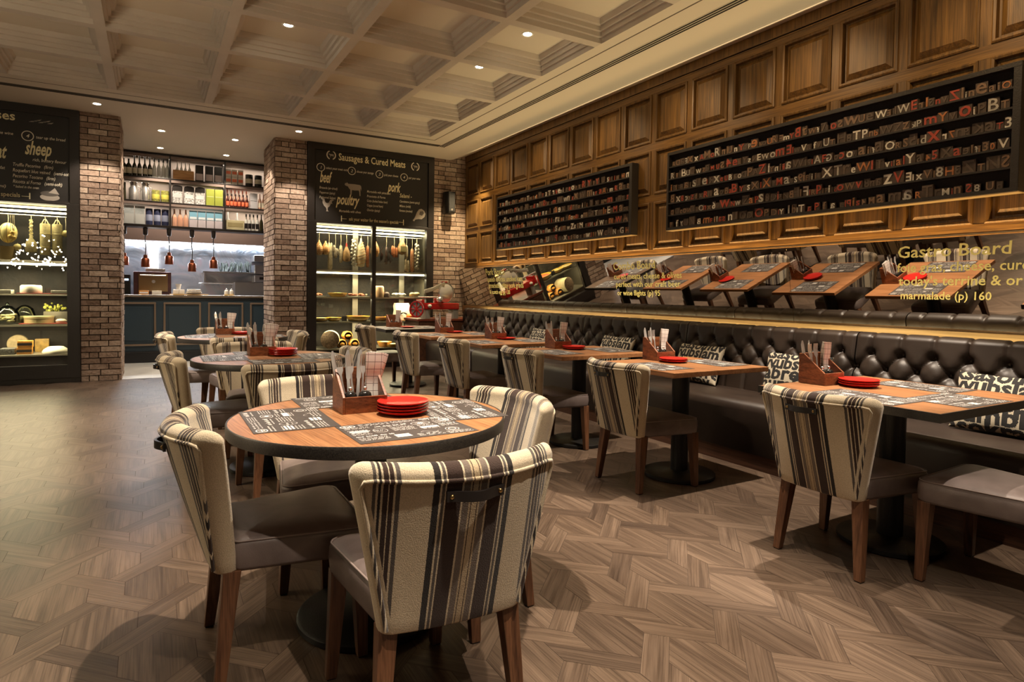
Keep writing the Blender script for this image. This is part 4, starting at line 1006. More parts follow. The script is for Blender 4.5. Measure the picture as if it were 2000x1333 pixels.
def net(m1, m2, sc, nm):
    if nm in MATS: return MATS[nm]
    m, nt, b = _new(nm); tc = N(nt, 'ShaderNodeTexCoord').outputs['Object']
    w = N(nt, 'ShaderNodeTexVoronoi', feature='DISTANCE_TO_EDGE'); w.inputs['Scale'].default_value = sc; w.inputs['Randomness'].default_value = .25; nt.links.new(tc, w.inputs['Vector'])
    nt.links.new(ramp(nt, w.outputs[0], [(.03,m2),(.10,m1)]), b.inputs['Base Color']); b.inputs['Roughness'].default_value = .5; bump(nt, b, w.outputs[0], .6, .01); MATS[nm] = m; return m
HM = net((.50,.20,.05), (.72,.52,.25), 34, 'netted_ham'); SAL = mat('pale_salami',(.52,.42,.26),.7,mott=.35,msc=30); CHO = mat('red_chorizo',(.38,.12,.04),.5,mott=.35,msc=40)
DRY = mat('dark_dried_sausage',(.06,.03,.02),.5,mott=.5,msc=40); MOT = mat('mottled_salami',(.32,.26,.18),.6,mott=.6,msc=45); BRN = mat('brown_cured_meat',(.30,.17,.06),.55,mott=.45,msc=22); GAR = mat('garlic_skin',(.74,.68,.54),.55)
RAIL = 2.114
def caps(r, h): return [(.001,0),(r*.6,r*.25),(r*.95,r*.8),(r,h*.3),(r*.96,h*.7),(r*.7,h-r*.6),(r*.25,h-.004),(.006,h)]
def pear(r, h): return [(.001,0),(r*.7,r*.18),(r,h*.28),(r*.92,h*.5),(r*.55,h*.75),(r*.22,h*.9),(.012,h)]
GH = 'meats hanging in the right case'
def two(t): 
    mb = MB(); mb.lathe(pear(.060,.22), (.10,0,.01), 16); mb.obj('second_ham', HM, t, 60)
sack('netted_ham', pear(.062,.24), 2.262, 1.765, HM, 'pair of orange netted hams hanging at the left end of the meat case', 'cured meat', string=RAIL, group=GH, extra=two)
def more(offs, prof, m, nm='sausage'):
    def f(t):
        for dx, dz in offs: mb = MB(); mb.lathe(prof, (dx,0,dz), 12); mb.obj(nm, m, t, 60)
    return f
sack('salami_bundle', caps(.020,.44), 2.415, 1.535, SAL, 'bundle of long thin pale salamis hanging second from the left in the meat case', 'cured meat', string=RAIL, group=GH, extra=more([(.036,.02),(.018,-.01)],caps(.019,.42),SAL))
sack('sausage_bundle', caps(.028,.17), 2.515, 1.73, MOT, 'bunch of mottled grey sausages hanging beside the long thin salamis', 'cured meat', string=RAIL, group=GH, extra=more([(.03,.04),(-.02,.09)],caps(.024,.12),MOT))
sack('salami', caps(.026,.29), 2.60, 1.655, SAL, 'single slim white salami hanging left of the squat brown sack', 'cured meat', string=RAIL, group=GH)
sack('cured_meat', [(.001,0),(.055,.01),(.062,.06),(.056,.15),(.030,.21),(.012,.25)], 2.69, 1.68, BRN, 'squat brown cured meat sack tied with a red cord', 'cured meat', string=RAIL, group=GH, extra=lambda t: (lambda mb: (mb.lathe([(.014,.20),(.016,.25),(.008,.30)],n=10), mb.obj('red_cord', mat('red_cord',(.5,.04,.02),.7), t, 60)))(MB()))
def braid(x, z, h, lb, seed):
    t = thing('garlic_braid', lb, 'garlic', (x,9.95,z), 0, GH); r = random.Random(seed); n = int(h/.019)
    mb = MB(); mb.tube([(0,0,.04),(0,0,h),(0,0,RAIL-z)], .006, 6); mb.obj('string', mat('pale_twine',(.55,.47,.30),.9), t, 60)
    for k in range(n):
        mb = MB(); a = k*2.2; R = .030*(.65+.35*math.sin(k/n*PI)); q = r.uniform(.020,.026)
        c = (R*math.cos(a), R*math.sin(a), h*k/n+.02); mb.lathe([(.001,-q*.9),(q*.8,-q*.5),(q,0),(q*.7,q*.6),(.004,q*1.2)], c, 10, M=None); mb.obj('garlic_bulb', GAR, t, 70)
braid(2.805, 1.61, .42, 'garlic braid left of the big white wrapped ham', 2)
def wrap(t):
    for k in range(8): mb = MB(); z = .06+.045*k; r = [.078,.082,.082,.078,.07,.062,.05,.036][k]; mb.tube([(r*math.cos(a),.85*r*math.sin(a),z+.03*math.cos(a)) for a in [q*PI/10 for q in range(20)]], .004, 6, closed=True); mb.obj('net_band', mat('orange_net',(.55,.27,.08),.7), t, 60)
sack('wrapped_ham', pear(.080,.47), 2.925, 1.60, mat('white_fat_rind',(.66,.54,.33),.6,mott=.2,msc=14), 'largest pale ham in orange string netting, hanging left of the mullion', 'cured meat', sq=(1,.85), string=RAIL, group=GH, extra=wrap)
sack('chorizo', caps(.026,.36), 3.035, 1.60, CHO, 'long red chorizo hanging behind the mullion of the meat case', 'cured meat', string=RAIL, group=GH)
sack('netted_ham', pear(.075,.30), 3.155, 1.77, HM, 'fat orange netted ham hanging just right of the mullion', 'cured meat', string=RAIL, group=GH)
def dried(t):
    r = random.Random(4)
    for k in range(22):
        mb = MB(); a = r.uniform(0,6.28); x = r.uniform(-.085,.085); z = r.uniform(.0,.22); mb.tube([(x,.03*math.cos(a),z+.10),(x*1.25,.03*math.cos(a),z+.04),(x*1.4+.02*math.cos(a),.03,z)], [.006,.009,.004], 6); mb.obj('dried_stick', DRY, t, 60)
sack('dried_sausages', caps(.02,.30), 3.35, 1.66, DRY, 'wide bunch of dark dried sausage sticks in the right door', 'cured meat', string=RAIL, group=GH, extra=dried)
sack('chorizo', caps(.025,.19), 3.485, 1.78, CHO, 'cluster of three short red chorizos left of the labelled ham', 'cured meat', string=RAIL, group=GH, extra=more([(.042,.0),(-.03,.03)],caps(.022,.17),CHO))
def lab(t): mb = MB(); mb.box((-.055,-.082,.05),(.055,-.070,.14)); mb.obj('paper_label', mat('yellow_label',(.70,.62,.30),.7), t, 0)
sack('labelled_ham', pear(.078,.27), 3.62, 1.83, BRN, 'round ham with a pale yellow paper label', 'cured meat', string=RAIL, group=GH, extra=lab)
sack('salami', caps(.026,.24), 3.70, 1.76, SAL, 'string of linked white salamis hanging right of the labelled ham', 'cured meat', string=RAIL, group=GH, extra=more([(-.012,-.20),(.03,-.22)],caps(.025,.21),SAL))
sack('netted_salami', caps(.034,.40), 3.80, 1.545, net((.42,.15,.06),(.66,.42,.22),40,'netted_salami_skin'), 'long red netted salami hanging beside the right garlic braid', 'cured meat', string=RAIL, group=GH)
braid(3.885, 1.59, .42, 'garlic braid at the right end of the meat case', 6)
# shelf goods, right case
YEL = mat('yellow_glazed_dish',(.66,.38,.05),.3,coat=.2); ORA = mat('orange_glazed_dish',(.62,.26,.04),.35); FOODR = mat('red_relish',(.30,.07,.02),.5,mott=.7,msc=50); FOODG = mat('green_olive_mix',(.32,.28,.08),.45,mott=.6,msc=60); CHEESE = mat('pale_cheese',(.70,.58,.30),.5,mott=.15,msc=12); RIND = mat('orange_cheese_rind',(.66,.30,.05),.45,mott=.25,msc=15)
def dish(x, z, r, h, m, food, lb, y=9.86, cat='dish', name='serving_dish', g='dishes in the meat case'):
    t = thing(name, lb, cat, (x,y,z), 0, g); mb = MB(); mb.lathe([(r*.55,0),(r*.7,.002),(r*.95,h*.55),(r,h*.85),(r*1.06,h),(r*1.02,h*1.02),(r*.92,h*.8)], n=28); mb.obj('bowl', m, t, 50)
    mb = MB(); mb.lathe([(r*.92,h*.72),(r*.7,h*.95),(r*.3,h*1.08),(.002,h*1.1)], n=20); mb.obj('food', food, t, 60); return t
def platter(x, z, w, items, lb, y=9.86, m=None):
    t = thing('serving_platter', lb, 'platter', (x,y,z), 0, 'platters in the meat case'); mb = MB(); mb.box((-w/2,-.09,0),(w/2,.12,.012)); mb.obj('board', m or M_WIRE, t, 0, bev=.003); r = random.Random(int(x*100))
    for nm, mm, n, rr_, spread in items:
        mb = MB()
        for k in range(n): mb.ball((r.uniform(-spread,spread)*w,r.uniform(-.06,.06),.012+rr_*.8+r.uniform(0,rr_)), (rr_*r.uniform(.8,1.7),rr_,rr_*.8), n=8, m=6)
        mb.obj(nm, mm, t, 70)
    return t
Z1, Z2, Z3 = 1.1175, .734, .306
platter(2.235, Z1, .20, [('sausages',CHO,7,.020,.36)], 'orange sausages on a board at the left of the upper glass shelf')
dish(2.53, Z1, .145, .062, YEL, FOODG, 'wide yellow dish on the upper glass shelf of the meat case')
platter(2.84, Z1, .36, [('dried_peppers',FOODR,26,.020,.34),('fennel',SAL,3,.020,.45)], 'heap of dark red dried peppers on a white board, left of the mullion')
sack('cheese_block', [(.001,0),(.085,.0),(.09,.02),(.088,.16),(.07,.185),(.001,.185)], 3.20, Z1, mat('pressed_ham',(.52,.33,.18),.5,mott=.15,msc=20), 'tall pressed ham standing right of the mullion on the upper glass shelf', 'cured meat', y=9.88)
sack('dark_jar', [(.001,0),(.045,0),(.05,.06),(.03,.085),(.001,.09)], 3.33, Z1, DRY, 'small dark jar beside the pressed ham', 'jar', y=9.86)
platter(3.53, Z1, .30, [('white_rolls',GAR,14,.026,.34)], 'pile of pale cheese rolls on the upper glass shelf')
platter(3.80, Z1, .24, [('loaves',mat('pale_crust',(.66,.50,.24),.6),4,.035,.3),('golden_bites',RIND,8,.018,.42)], 'pale loaf and golden bites at the right of the upper glass shelf')
dish(2.27, Z2, .125, .055, YEL, CHEESE, 'yellow dish at the left end of the lower shelf of the meat case'); dish(2.475, Z2, .11, .060, YEL, FOODG, 'second yellow dish from the left on the lower shelf')
box_thing('price_card', (2.585,9.80,Z2), (2.665,9.815,Z2+.085), M_BLACKPAINT, 'small black price card between yellow dishes on the lower shelf', 'card', None, .001)
dish(2.855, Z2, .185, .080, YEL, FOODR, 'largest yellow dish on the lower shelf, on a red mat'); sack('ceramic_bowl', [(.001,0),(.08,0),(.10,.05),(.095,.052),(.001,.04)], 2.80, Z2, GAR, 'white speckled bowl behind the largest yellow dish', 'bowl', y=10.12)
dish(3.23, Z2, .115, .062, ORA, FOODR, 'orange dish right of the mullion on the lower shelf'); dish(3.43, Z2, .12, .07, YEL, FOODG, 'yellow dish half hidden by the far table caddy')
t = thing('paper_sack', 'crumpled white paper sack with a black printed arch on the lower shelf', 'bag', (3.62,9.95,Z2)); mb = MB()
mb.loops([[(dx*w*(1+.10*math.sin(9*dx+7*z)),dy*.07+.012*math.sin(13*z+5*dx),z) for dx, dy in ((-1,-1),(-.4,-1.2),(.3,-1),(1,-.9),(1,.9),(0,1.1),(-1,1))] for z, w in ((0,.12),(.08,.135),(.17,.125),(.25,.14),(.29,.12))]); mb.obj('body', mat('white_paper',(.74,.70,.60),.7), t, 60)
mb = MB(); mb.poly([(.07*math.cos(a),-.098,.10+.035*math.sin(a)) for a in [PI*k/12 for k in range(13)]]+[(-.045,-.098,.10),(0,-.098,.125),(.045,-.098,.10)]); mb.obj('printed_arch', M_BLACK, t, 0)
platter(3.74, Z2, .30, [('orange_sausage',mat('bright_orange_sausage',(.66,.16,.03),.4),5,.040,.22)], 'bright orange cooked sausage on a yellow board near the slicer', m=ORA)
t = thing('mortadella', 'huge cut mortadella showing its speckled face, bottom left of the meat case', 'cured meat', (2.42,9.86,Z3+.142)); Mx = Matrix.Rotation(PI/2-.0,4,'X')@Matrix.Rotation(.0,4,'Y')
Mx = Matrix.Rotation(-.30,4,'Z')@Mx
mb = MB(); mb.lathe([(.001,-.20),(.10,-.19),(.138,-.14),(.142,0),(.140,.10)], n=32, M=Mx); mb.obj('rind', mat('mortadella_rind',(.62,.55,.32),.5,mott=.25,msc=14), t, 50)
mb = MB(); mb.lathe([(.139,.1005),(.134,.102),(.001,.102)], n=32, M=Mx); mb.obj('cut_face', mat('mortadella_face',(.46,.33,.22),.55,mott=.5,msc=38), t, 50)
for k, (x, y, z, lb) in enumerate([(2.60,9.90,Z3,'left round orange cheese at the bottom of the meat case'),(2.80,9.90,Z3,'right round orange cheese at the bottom of the meat case'),(2.70,9.93,Z3+.125,'orange cheese topmost of the small pile in the meat case')]):
    t = thing('round_cheese', lb, 'cheese', (x,y,z), 0, 'orange cheeses in a pile'); mb = MB(); mb.lathe([(.001,0),(.05,.004),(.088,.05),(.09,.075),(.06,.13),(.001,.142)], n=22); mb.obj('rind', RIND, t, 60)
    mb = MB(); mb.lathe([(.06,-.002),(.002,-.002)], n=20, M=Matrix.Translation((0,-.083,.07))@Matrix.Rotation(PI/2,4,'X')); mb.obj('cut_face', CHEESE, t, 0)
dish(3.30, Z3, .115, .085, ORA, CHEESE, 'orange dish behind the far chair at the bottom of the meat case'); dish(3.40, Z3, .10, .055, YEL, CHEESE, 'low yellow dish behind the far chair, lowest shelf', y=9.78)
# left case goods
PROV = mat('provolone',(.72,.60,.24),.45,mott=.12,msc=9); BURL = mat('burlap_cheesecloth',(.55,.46,.22),.85,mott=.2,msc=40,bmp=.5,bsc=180); GL = 'cheeses hanging in the left case'
def ropes(r, h, n=6):
    def f(t):
        mb = MB()
        for k in range(n): a = 2*PI*k/n; mb.tube([((r*1.01)*math.sin(PI*q/8)*math.cos(a),(r*1.01)*math.sin(PI*q/8)*math.sin(a),h/2-h/2*math.cos(PI*q/8)) for q in range(9)], .003, 5)
        mb.obj('ropes', mat('brown_rope',(.28,.20,.09),.9), t, 60)
    return f
def ballp(r, h): return [(max(.001,r*math.sin(PI*k/10)), h/2-h/2*math.cos(PI*k/10)) for k in range(11)]
sack('provolone_cheese', ballp(.095,.255), -1.565, 1.755, PROV, 'large pale roped provolone ball hanging at the picture edge', 'cheese', string=RAIL, group=GL, extra=ropes(.095,.255,8))
for k,(x,z,r) in enumerate(((-1.525,1.80,.028),(-1.505,1.855,.024),(-1.49,1.79,.026))): sack('small_provolone', ballp(r,r*2), x, z, mat('golden_cheese',(.62,.40,.08),.3), ['lower','upper','right'][k]+' golden marble-sized cheese on the strand before the provolone', 'cheese', y=9.84, string=RAIL-.02, group=GL)
sack('burlap_cheese', [(.001,0),(.06,.008),(.066,.06),(.055,.13),(.018,.185),(.016,.26),(.014,.40),(.018,.42)], -1.335, 1.645, BURL, 'cheese in a twisted cloth with long braided neck', 'cheese', string=RAIL, group=GL, extra=lambda t: (lambda mb: ([mb.tube([(.02*math.cos(k*2.4),.02*math.sin(k*2.4),.20+.018*k),(.02*math.cos(k*2.4+1.6),.02*math.sin(k*2.4+1.6),.212+.018*k)],.006,5) for k in range(12)], mb.obj('braid', PROV, t, 60)))(MB()))
for k,(x,lb) in enumerate(((-1.190,'left of two tall cloth-wrapped cheese cylinders'),(-1.065,'right of two tall cloth-wrapped cheese cylinders'))):
    def rp(t):
        mb = MB(); mb.tube([(-.035,0,.40),(-.01,0,.455),(.01,0,.455),(.035,0,.40)], .006, 6)
        for z in (.10,.27): mb.tube([(.057*math.cos(a),.057*math.sin(a),z) for a in [q*PI/10 for q in range(20)]], .003, 5, closed=True)
        mb.obj('cord', PROV, t, 60)
    sack('cheese_cylinder', [(.001,0),(.054,0),(.056,.01),(.056,.385),(.052,.40),(.001,.402)], x, 1.62, BURL, lb, 'cheese', string=RAIL, group=GL, extra=rp, sm=40)
sack('small_provolone', ballp(.045,.09), -.975, 1.86, PROV, 'small cheese ball beside the case frame, right of the cloth cylinders', 'cheese', string=RAIL, group=GL)
sack('small_provolone', ballp(.042,.085), -1.475, 1.665, PROV, 'little golden cheese under the big provolone', 'cheese', string=1.76, group=GL)
sack('wicker_basket', [(.001,0),(.085,0),(.10,.10),(.115,.17),(.105,.17),(.001,.03)], -1.60, 1.54, mat('wicker',(.36,.25,.09),.7,bmp=.8,bsc=120), 'wicker basket on the wire shelf at the picture edge', 'basket', y=9.95)
def slab(x0, x1, z0, z1, m, lb, cat, name, y=9.80, d=.22, b=.004): return box_thing(name, (x0,y,z0), (x1,y+d,z1), m, lb, cat, None, b)
W_ = mat('white_cheese',(.78,.74,.60),.5,mott=.08,msc=20); REDB = mat('red_board',(.34,.06,.04),.5)
slab(-1.47,-.955,Z1,Z1+.010,REDB,'red board under the cheeses on the upper shelf of the left case','board','serving_board')
sack('white_cheese', [(.001,0),(.112,0),(.116,.01),(.114,.085),(.10,.10),(.001,.104)], -1.335, Z1+.011, W_, 'flat white cheese wheel on the red board', 'cheese', y=9.92)
slab(-1.12,-.96,Z1+.011,Z1+.045,W_,'wedge of white cheese at the right end of the red board','cheese','cheese_wedge'); slab(-1.63,-1.52,Z1,Z1+.05,W_,'stack of white cheese slices at the picture edge','cheese','cheese_slices')
sack('price_card', [(.001,0),(.03,0),(.03,.07),(.001,.07)], -1.175, Z1+.011, M_BLACKPAINT, 'small black card behind the white cheese wheel', 'card', y=10.02, sq=(1,.2))
slab(-1.45,-.955,Z2,Z2+.010,REDB,'red board under the round wooden box on the lower shelf','board','serving_board')
sack('round_box', [(.001,0),(.155,0),(.155,.062),(.160,.062),(.160,.088),(.001,.090)], -1.26, Z2+.011, mat('pale_cheese_box',(.66,.54,.28),.5), 'round pale wooden cheese box with lid on the lower shelf', 'box', y=9.95, n=36, sm=30)
sack('small_cheese', [(.001,0),(.055,.004),(.062,.03),(.04,.05),(.001,.055)], -1.025, Z2+.011, W_, 'small white bloomy cheese right of the round wooden box', 'cheese', y=9.90)
t = thing('glass_cloche', 'glass dome with handle over dried cheese at the picture edge', 'cloche', (-1.575,9.92,Z2)); mb = MB(); mb.lathe([(.12,.03),(.125,.10),(.10,.18),(.05,.225),(.012,.235),(.018,.26),(.001,.275)], n=28); mb.obj('dome', M_GLASSW, t, 60)
mb = MB(); mb.lathe([(.001,0),(.135,0),(.14,.014),(.001,.016)], n=28); mb.obj('base', M_BLACKPAINT, t, 40); mb = MB(); r = random.Random(3)
for k in range(18): mb.ball((r.uniform(-.07,.07),r.uniform(-.07,.07),.03+r.uniform(0,.09)), (.03,.012,.016), n=7, m=5)
mb.obj('dried_cheese', CHEESE, t, 60)
t = thing('glass_cloche', 'second glass dome, behind and right of the one at the picture edge', 'cloche', (-1.43,10.12,Z2)); mb = MB(); mb.lathe([(.11,.0),(.115,.10),(.09,.19),(.04,.23),(.001,.24)], n=28); mb.obj('dome', M_GLASSW, t, 60); mb = MB(); mb.lathe([(.001,.002),(.09,.002),(.09,.09),(.001,.10)], n=20); mb.obj('cheese', BURL, t, 40)
mb = MB(); r = random.Random(9)
for k in range(26): mb.ball((-1.08+r.uniform(-.13,.12),10.05+r.uniform(-.05,.05),Z2+.16+r.uniform(0,.10)), r.uniform(.012,.022), n=7, m=5)
tag(mb.obj('pickled_peppers', mat('yellow_green_pepper',(.45,.46,.08),.4,mott=.2,msc=20)), 'yellow green pickled peppers heaped behind the wooden cheese box', 'peppers', kind='stuff')
slab(-1.22,-.95,Z2,Z2+.155,M_CASEIN,'low steel tray stand carrying the yellow peppers','stand','tray_stand',9.985,.13)
ZL = .3565
for k,(z,lb) in enumerate(((ZL,'lower orange and black cheese slab on the lowest shelf'),(ZL+.085,'upper orange and black cheese slab on the lowest shelf'))):
    t = thing('banded_cheese', lb, 'cheese', (-1.395+.006*k,9.86,z), 0, 'stacked banded cheeses'); mb = MB(); mb.box((-.075,-.06,0),(.075,.06,.084)); mb.obj('rind', RIND, t, 0, bev=.005); mb = MB(); mb.box((-.0755,-.061,.026),(.0755,-.0595,.058)); mb.obj('black_band', M_BLACKPAINT, t, 0)
sack('white_cheese', [(.001,0),(.15,0),(.155,.012),(.13,.05),(.08,.085),(.001,.09)], -1.08, ZL, W_, 'domed white cheese wheel with a hole, lowest shelf', 'cheese', y=9.88, n=36)
t = thing('aged_cheese', 'dark banded cheese standing on edge behind the orange slabs', 'cheese', (-1.50,10.12,ZL+.115)); mb = MB(); mb.lathe([(.001,-.04),(.11,-.04),(.115,-.03),(.115,.03),(.11,.04),(.001,.04)], n=28, M=Matrix.Rotation(PI/2,4,'X')); mb.obj('rind', mat('aged_rind',(.28,.22,.12),.7,mott=.4,msc=14), t, 40)
slab(-1.64,-1.49,ZL,ZL+.075,mat('blue_black_cheese',(.10,.10,.09),.6,mott=.9,msc=60),'black speckled block at the picture edge, lowest shelf','cheese','speckled_cheese')
slab(-1.33,-1.18,ZL,ZL+.17,mat('amber_box',(.30,.19,.05),.5,mott=.4,msc=20),'amber packets standing at the back of the lowest shelf','packet','cheese_packets',10.12,.10)

# ================================================================ red slicer on a cabinet by the bench end
t = thing('side_cabinet', 'dark red-brown cabinet under the red slicer', 'cabinet', (3.86,9.0,0)); mb = MB(); mb.box((-.34,-.09,.06),(.66,.50,.765)); mb.obj('body', M_PLINTH, t, 0, bev=.004); mb = MB(); mb.box((-.36,-.105,.765),(.68,.51,.80)); mb.obj('top', wood('red_top',(.13,.03,.015),(.26,.07,.035),(14,2,14),.4), t, 0, bev=.004)
mb = MB(); mb.box((-.32,-.05,0),(.64,.46,.06)); mb.obj('plinth', M_BLACKPAINT, t, 0)
for a, b in ((-.32,.15),(.17,.64)): mb = MB(); mb.box((a,-.102,.09),(b,-.0905,.74)); mb.obj('door', M_PLINTH, t, 0, bev=.003)
t = thing('meat_slicer', 'red and chrome hand-cranked meat slicer beside the meat case', 'slicer', (3.86,9.0,.80)); RP = mat('red_enamel',(.42,.012,.012),.18,coat=.6)
mb = MB(); mb.box((-.26,-.10,.145),(.335,.12,.245)); mb.box((-.30,-.115,.17),(-.255,.135,.30)); mb.obj('body', RP, t, 0, bev=.012)
mb = MB(); mb.box((.235,-.09,0),(.325,.10,.145)); mb.box((-.23,-.09,0),(-.15,.10,.145)); mb.obj('feet', mat('grey_foot',(.30,.28,.24),.5), t, 0, bev=.004)
MX = Matrix.Translation((.14,-.03,.405))@Matrix.Rotation(.35,4,'Z')@Matrix.Rotation(PI/2,4,'X'); mb = MB(); mb.lathe([(.001,-.02),(.05,-.018),(.145,-.004),(.150,0),(.145,.004),(.05,.03),(.001,.034)], n=48, M=MX); mb.obj('blade', mat('bright_blade',(.80,.79,.76),.32,.45), t, 40)
mb = MB(); mb.lathe([(.152,-.01),(.160,-.01),(.160,.008),(.152,.008),(.152,-.01)], n=48, M=MX); mb.obj('blade_guard', M_STEEL, t, 40)
mb = MB(); mb.box((-.02,.03,.245),(.20,.12,.32)); mb.tube([(.14,.05,.56),(.14,.05,.585)], .05, 16); mb.obj('gear_housing', RP, t, 40, bev=.006)
mb = MB(); mb.loops([[(x,y,z+dz) for y, dz in ((-.07,-.03),(-.045,-.03),(-.045,.03),(-.07,.03))] for x, z in ((-.24,.42),(-.10,.46),(.05,.53),(.10,.55))]); mb.obj('meat_arm', mat('alloy_arm',(.62,.58,.48),.35,.7), t, 30, bev=.006)
mb = MB(); mb.tube([(-.35,-.08,.335),(.02,-.08,.335)], .011, 10); mb.ball((.0,-.10,.30), .05, n=16, m=10); mb.obj('carriage_rail', M_STEEL, t, 50)
mb = MB(); mb.ball((-.175,-.125,.20), .030, n=16, m=10); mb.obj('crank_knob', GAR, t, 80)
MW = Matrix.Translation((-.36,-.05,.15))@Matrix.Rotation(-.95,4,'Z')@Matrix.Rotation(PI/2,4,'X'); mb = MB(); mb.lathe([(.108,-.012),(.125,-.012),(.125,.012),(.108,.012),(.108,-.012)], n=40, M=MW)
for k in range(4): a = PI*k/4; mb.tube([MW@Vector((.115*math.cos(a),.115*math.sin(a),0)), MW@Vector((-.115*math.cos(a),-.115*math.sin(a),0))], .008, 6)
mb.obj('flywheel', RP, t, 50); mb = MB(); mb.lathe([(.126,-.006),(.130,-.006),(.130,.006),(.126,.006),(.126,-.006)], n=40, M=MW); mb.tube([MW@Vector((0,0,-.02)), Vector((-.27,-.01,.16))], .016, 10); mb.obj('wheel_rim', M_STEEL, t, 50)
# ================================================================ counter, bottle shelves, kitchen
NAVY = mat('navy_panel', (.030,.052,.070), .42); NAVYB = mat('navy_black_plinth', (.018,.018,.020), .35)
t = thing('service_counter', 'navy panelled kitchen counter seen between the brick pillars', 'counter', (.6,11.7,0))
mb = MB(); mb.box((-1.75,0,.17),(1.68,.55,1.06)); mb.obj('body', NAVY, t, 0)
mb = MB(); mb.box((-1.75,-.03,1.065),(1.68,.60,1.105)); mb.obj('worktop', mat('worktop_bronze',(.30,.24,.18),.25,.6), t, 0, bev=.006)
mb = MB(); mb.box((-1.75,-.018,1.03),(1.68,0,1.062)); mb.obj('cornice', NAVYB, t, 0, bev=.004)
mb = MB(); mb.box((-1.75,-.02,0),(1.68,.02,.155)); mb.box((-1.75,-.028,.155),(1.68,.02,.185)); mb.obj('plinth', NAVYB, t, 0, bev=.003)
PF = mat('bronze_moulding', (.34,.26,.19), .28, .6)
for a, b in ((-1.28,-.55),(-.44,.11),(.22,.77),(.88,1.45)):
    mb = MB()
    for x0, z0, x1, z1 in ((a,.955,b,.985),(a,.275,b,.305),(a,.305,a+.028,.955),(b-.028,.305,b,.955)): mb.box((x0,-.020,z0),(x1,.001,z1))
    pn = mb.obj('panel_moulding', PF, t, 0, bev=.006); mb = MB(); mb.box((a+.07,-.008,.36),(b-.07,.001,.90)); mb.obj('raised_panel', NAVY, pn, 0, bev=.004)
t = thing('bottle_shelf', 'dark framed three-tier shelf of bottles and tins hanging above the counter', 'shelf', (.68,11.82,2.235))
XS = (-.75,.262,1.09,2.10); SZ = (2.235,2.625,3.018,3.405)
for k, z in enumerate(SZ):
    mb = MB(); mb.box((XS[0]-.68,0,z-2.235-(.02 if k == 0 else 0)),(XS[-1]-.68,.32,z-2.235+.02)); mb.obj('shelf_board', M_BLACKPAINT, t, 0, bev=.003)
for x in XS: mb = MB(); mb.box((x-.692,-.004,.0),(x-.668,.32,1.185)); mb.obj('upright', M_BLACKPAINT, t, 0)
mb = MB(); mb.box((-1.42,.325,0),(1.42,.34,1.19)); mb.obj('back_panel', mat('pinkish_lit_plaster',(.72,.62,.55),.8), t, 0)
for z in SZ[1:]: mb = MB(); mb.box((-1.40,.005,z-2.235-.045),(1.40,.03,z-2.235-.002)); mb.obj('valance', M_TAUPEW, t, 0)
for sz in SZ[1:]: area((.68, 12.0, sz-.02), (0,0,0), 2.6, .05, 5, (1,.84,.68))
GB = mat('dark_green_bottle',(.030,.026,.012),.12); GW = mat('frosted_white_bottle',(.62,.62,.58),.3); GP = mat('rose_bottle',(.55,.30,.20),.18); CLR = M_GLASSW
LBL = mat('cream_label',(.66,.60,.46),.7); REDL = mat('red_orange_label',(.70,.16,.07),.5); BLK = M_BLACKPAINT
def bottle(x, z, r, h, m, lab, lb, g, y=11.90, cap=None, hn=.62):
    t = thing('bottle', lb, 'bottle', (x,y,z), 0, g); mb = MB(); mb.lathe([(.001,0),(r,.003),(r,h*hn*.82),(r*.75,h*hn),(r*.36,h*(hn+.10)),(r*.30,h*.96),(r*.38,h*.965),(r*.36,h),(.001,h)], n=14); mb.obj('body', m, t, 50)
    if lab: mb = MB(); mb.lathe([(r*1.01,h*.12),(r*1.02,h*.125),(r*1.02,h*hn*.70),(r*1.01,h*hn*.71)], n=14); mb.obj('label', lab, t, 40)
    if cap: mb = MB(); mb.lathe([(r*.34,h*.84),(r*.42,h*.845),(r*.42,h*1.005),(.001,h*1.01)], n=10); mb.obj('cap', cap, t, 40)
def tin(x, z, r, h, m, band, lb, g, name='tin', cat='tin', sq=(1,1), y=11.92, n=16):
    t = thing(name, lb, cat, (x,y,z), 0, g); mb = MB(); mb.lathe([(.001,0),(r,.002),(r,h-.004),(r*.97,h),(.001,h)], n=n, sq=sq); mb.obj('body', m, t, 40)
    if band: mb = MB(); mb.lathe([(r*1.005,h*.25),(r*1.012,h*.26),(r*1.012,h*.62),(r*1.005,h*.63)], n=n, sq=sq); mb.obj('label', band, t, 40)
def carton(x0, x1, z, h, m, mb2, lb, g, y=11.86, d=.14, f0=.12, f1=.55, name='carton'):
    t = thing(name, lb, 'box', ((x0+x1)/2,y,z), 0, g); w = (x1-x0)/2-.002; mb = MB(); mb.box((-w,0,0),(w,d,h)); mb.obj('body', m, t, 0, bev=.003)
    if mb2: mb = MB(); mb.box((-w*.86,-.002,h*f0),(w*.86,.001,h*f1)); mb.obj('label', mb2, t, 0)
TZ, MZ, LZ = 3.0385, 2.6455, 2.2555
o = lambda k: ORD[k]
for k, x in enumerate((-.395,-.325)): bottle(x, TZ, .045, .27, GB, LBL, f'{o(k)} round-bellied dark bottle from the left on the top bottle shelf', 'round dark bottles', hn=.66)
for k, x in enumerate((-.245,-.175,-.10,-.03)): bottle(x, TZ, .034, .335, GB, LBL, f'{o(k)} slim dark wine bottle from the left on the top bottle shelf', 'slim dark bottles', hn=.55)
for k, x in enumerate((.035,.10,.165,.222)): bottle(x, TZ, .030, .31, GW, None, f'{o(k)} clear white bottle with black cap, top shelf left bay', 'clear bottles', cap=BLK)
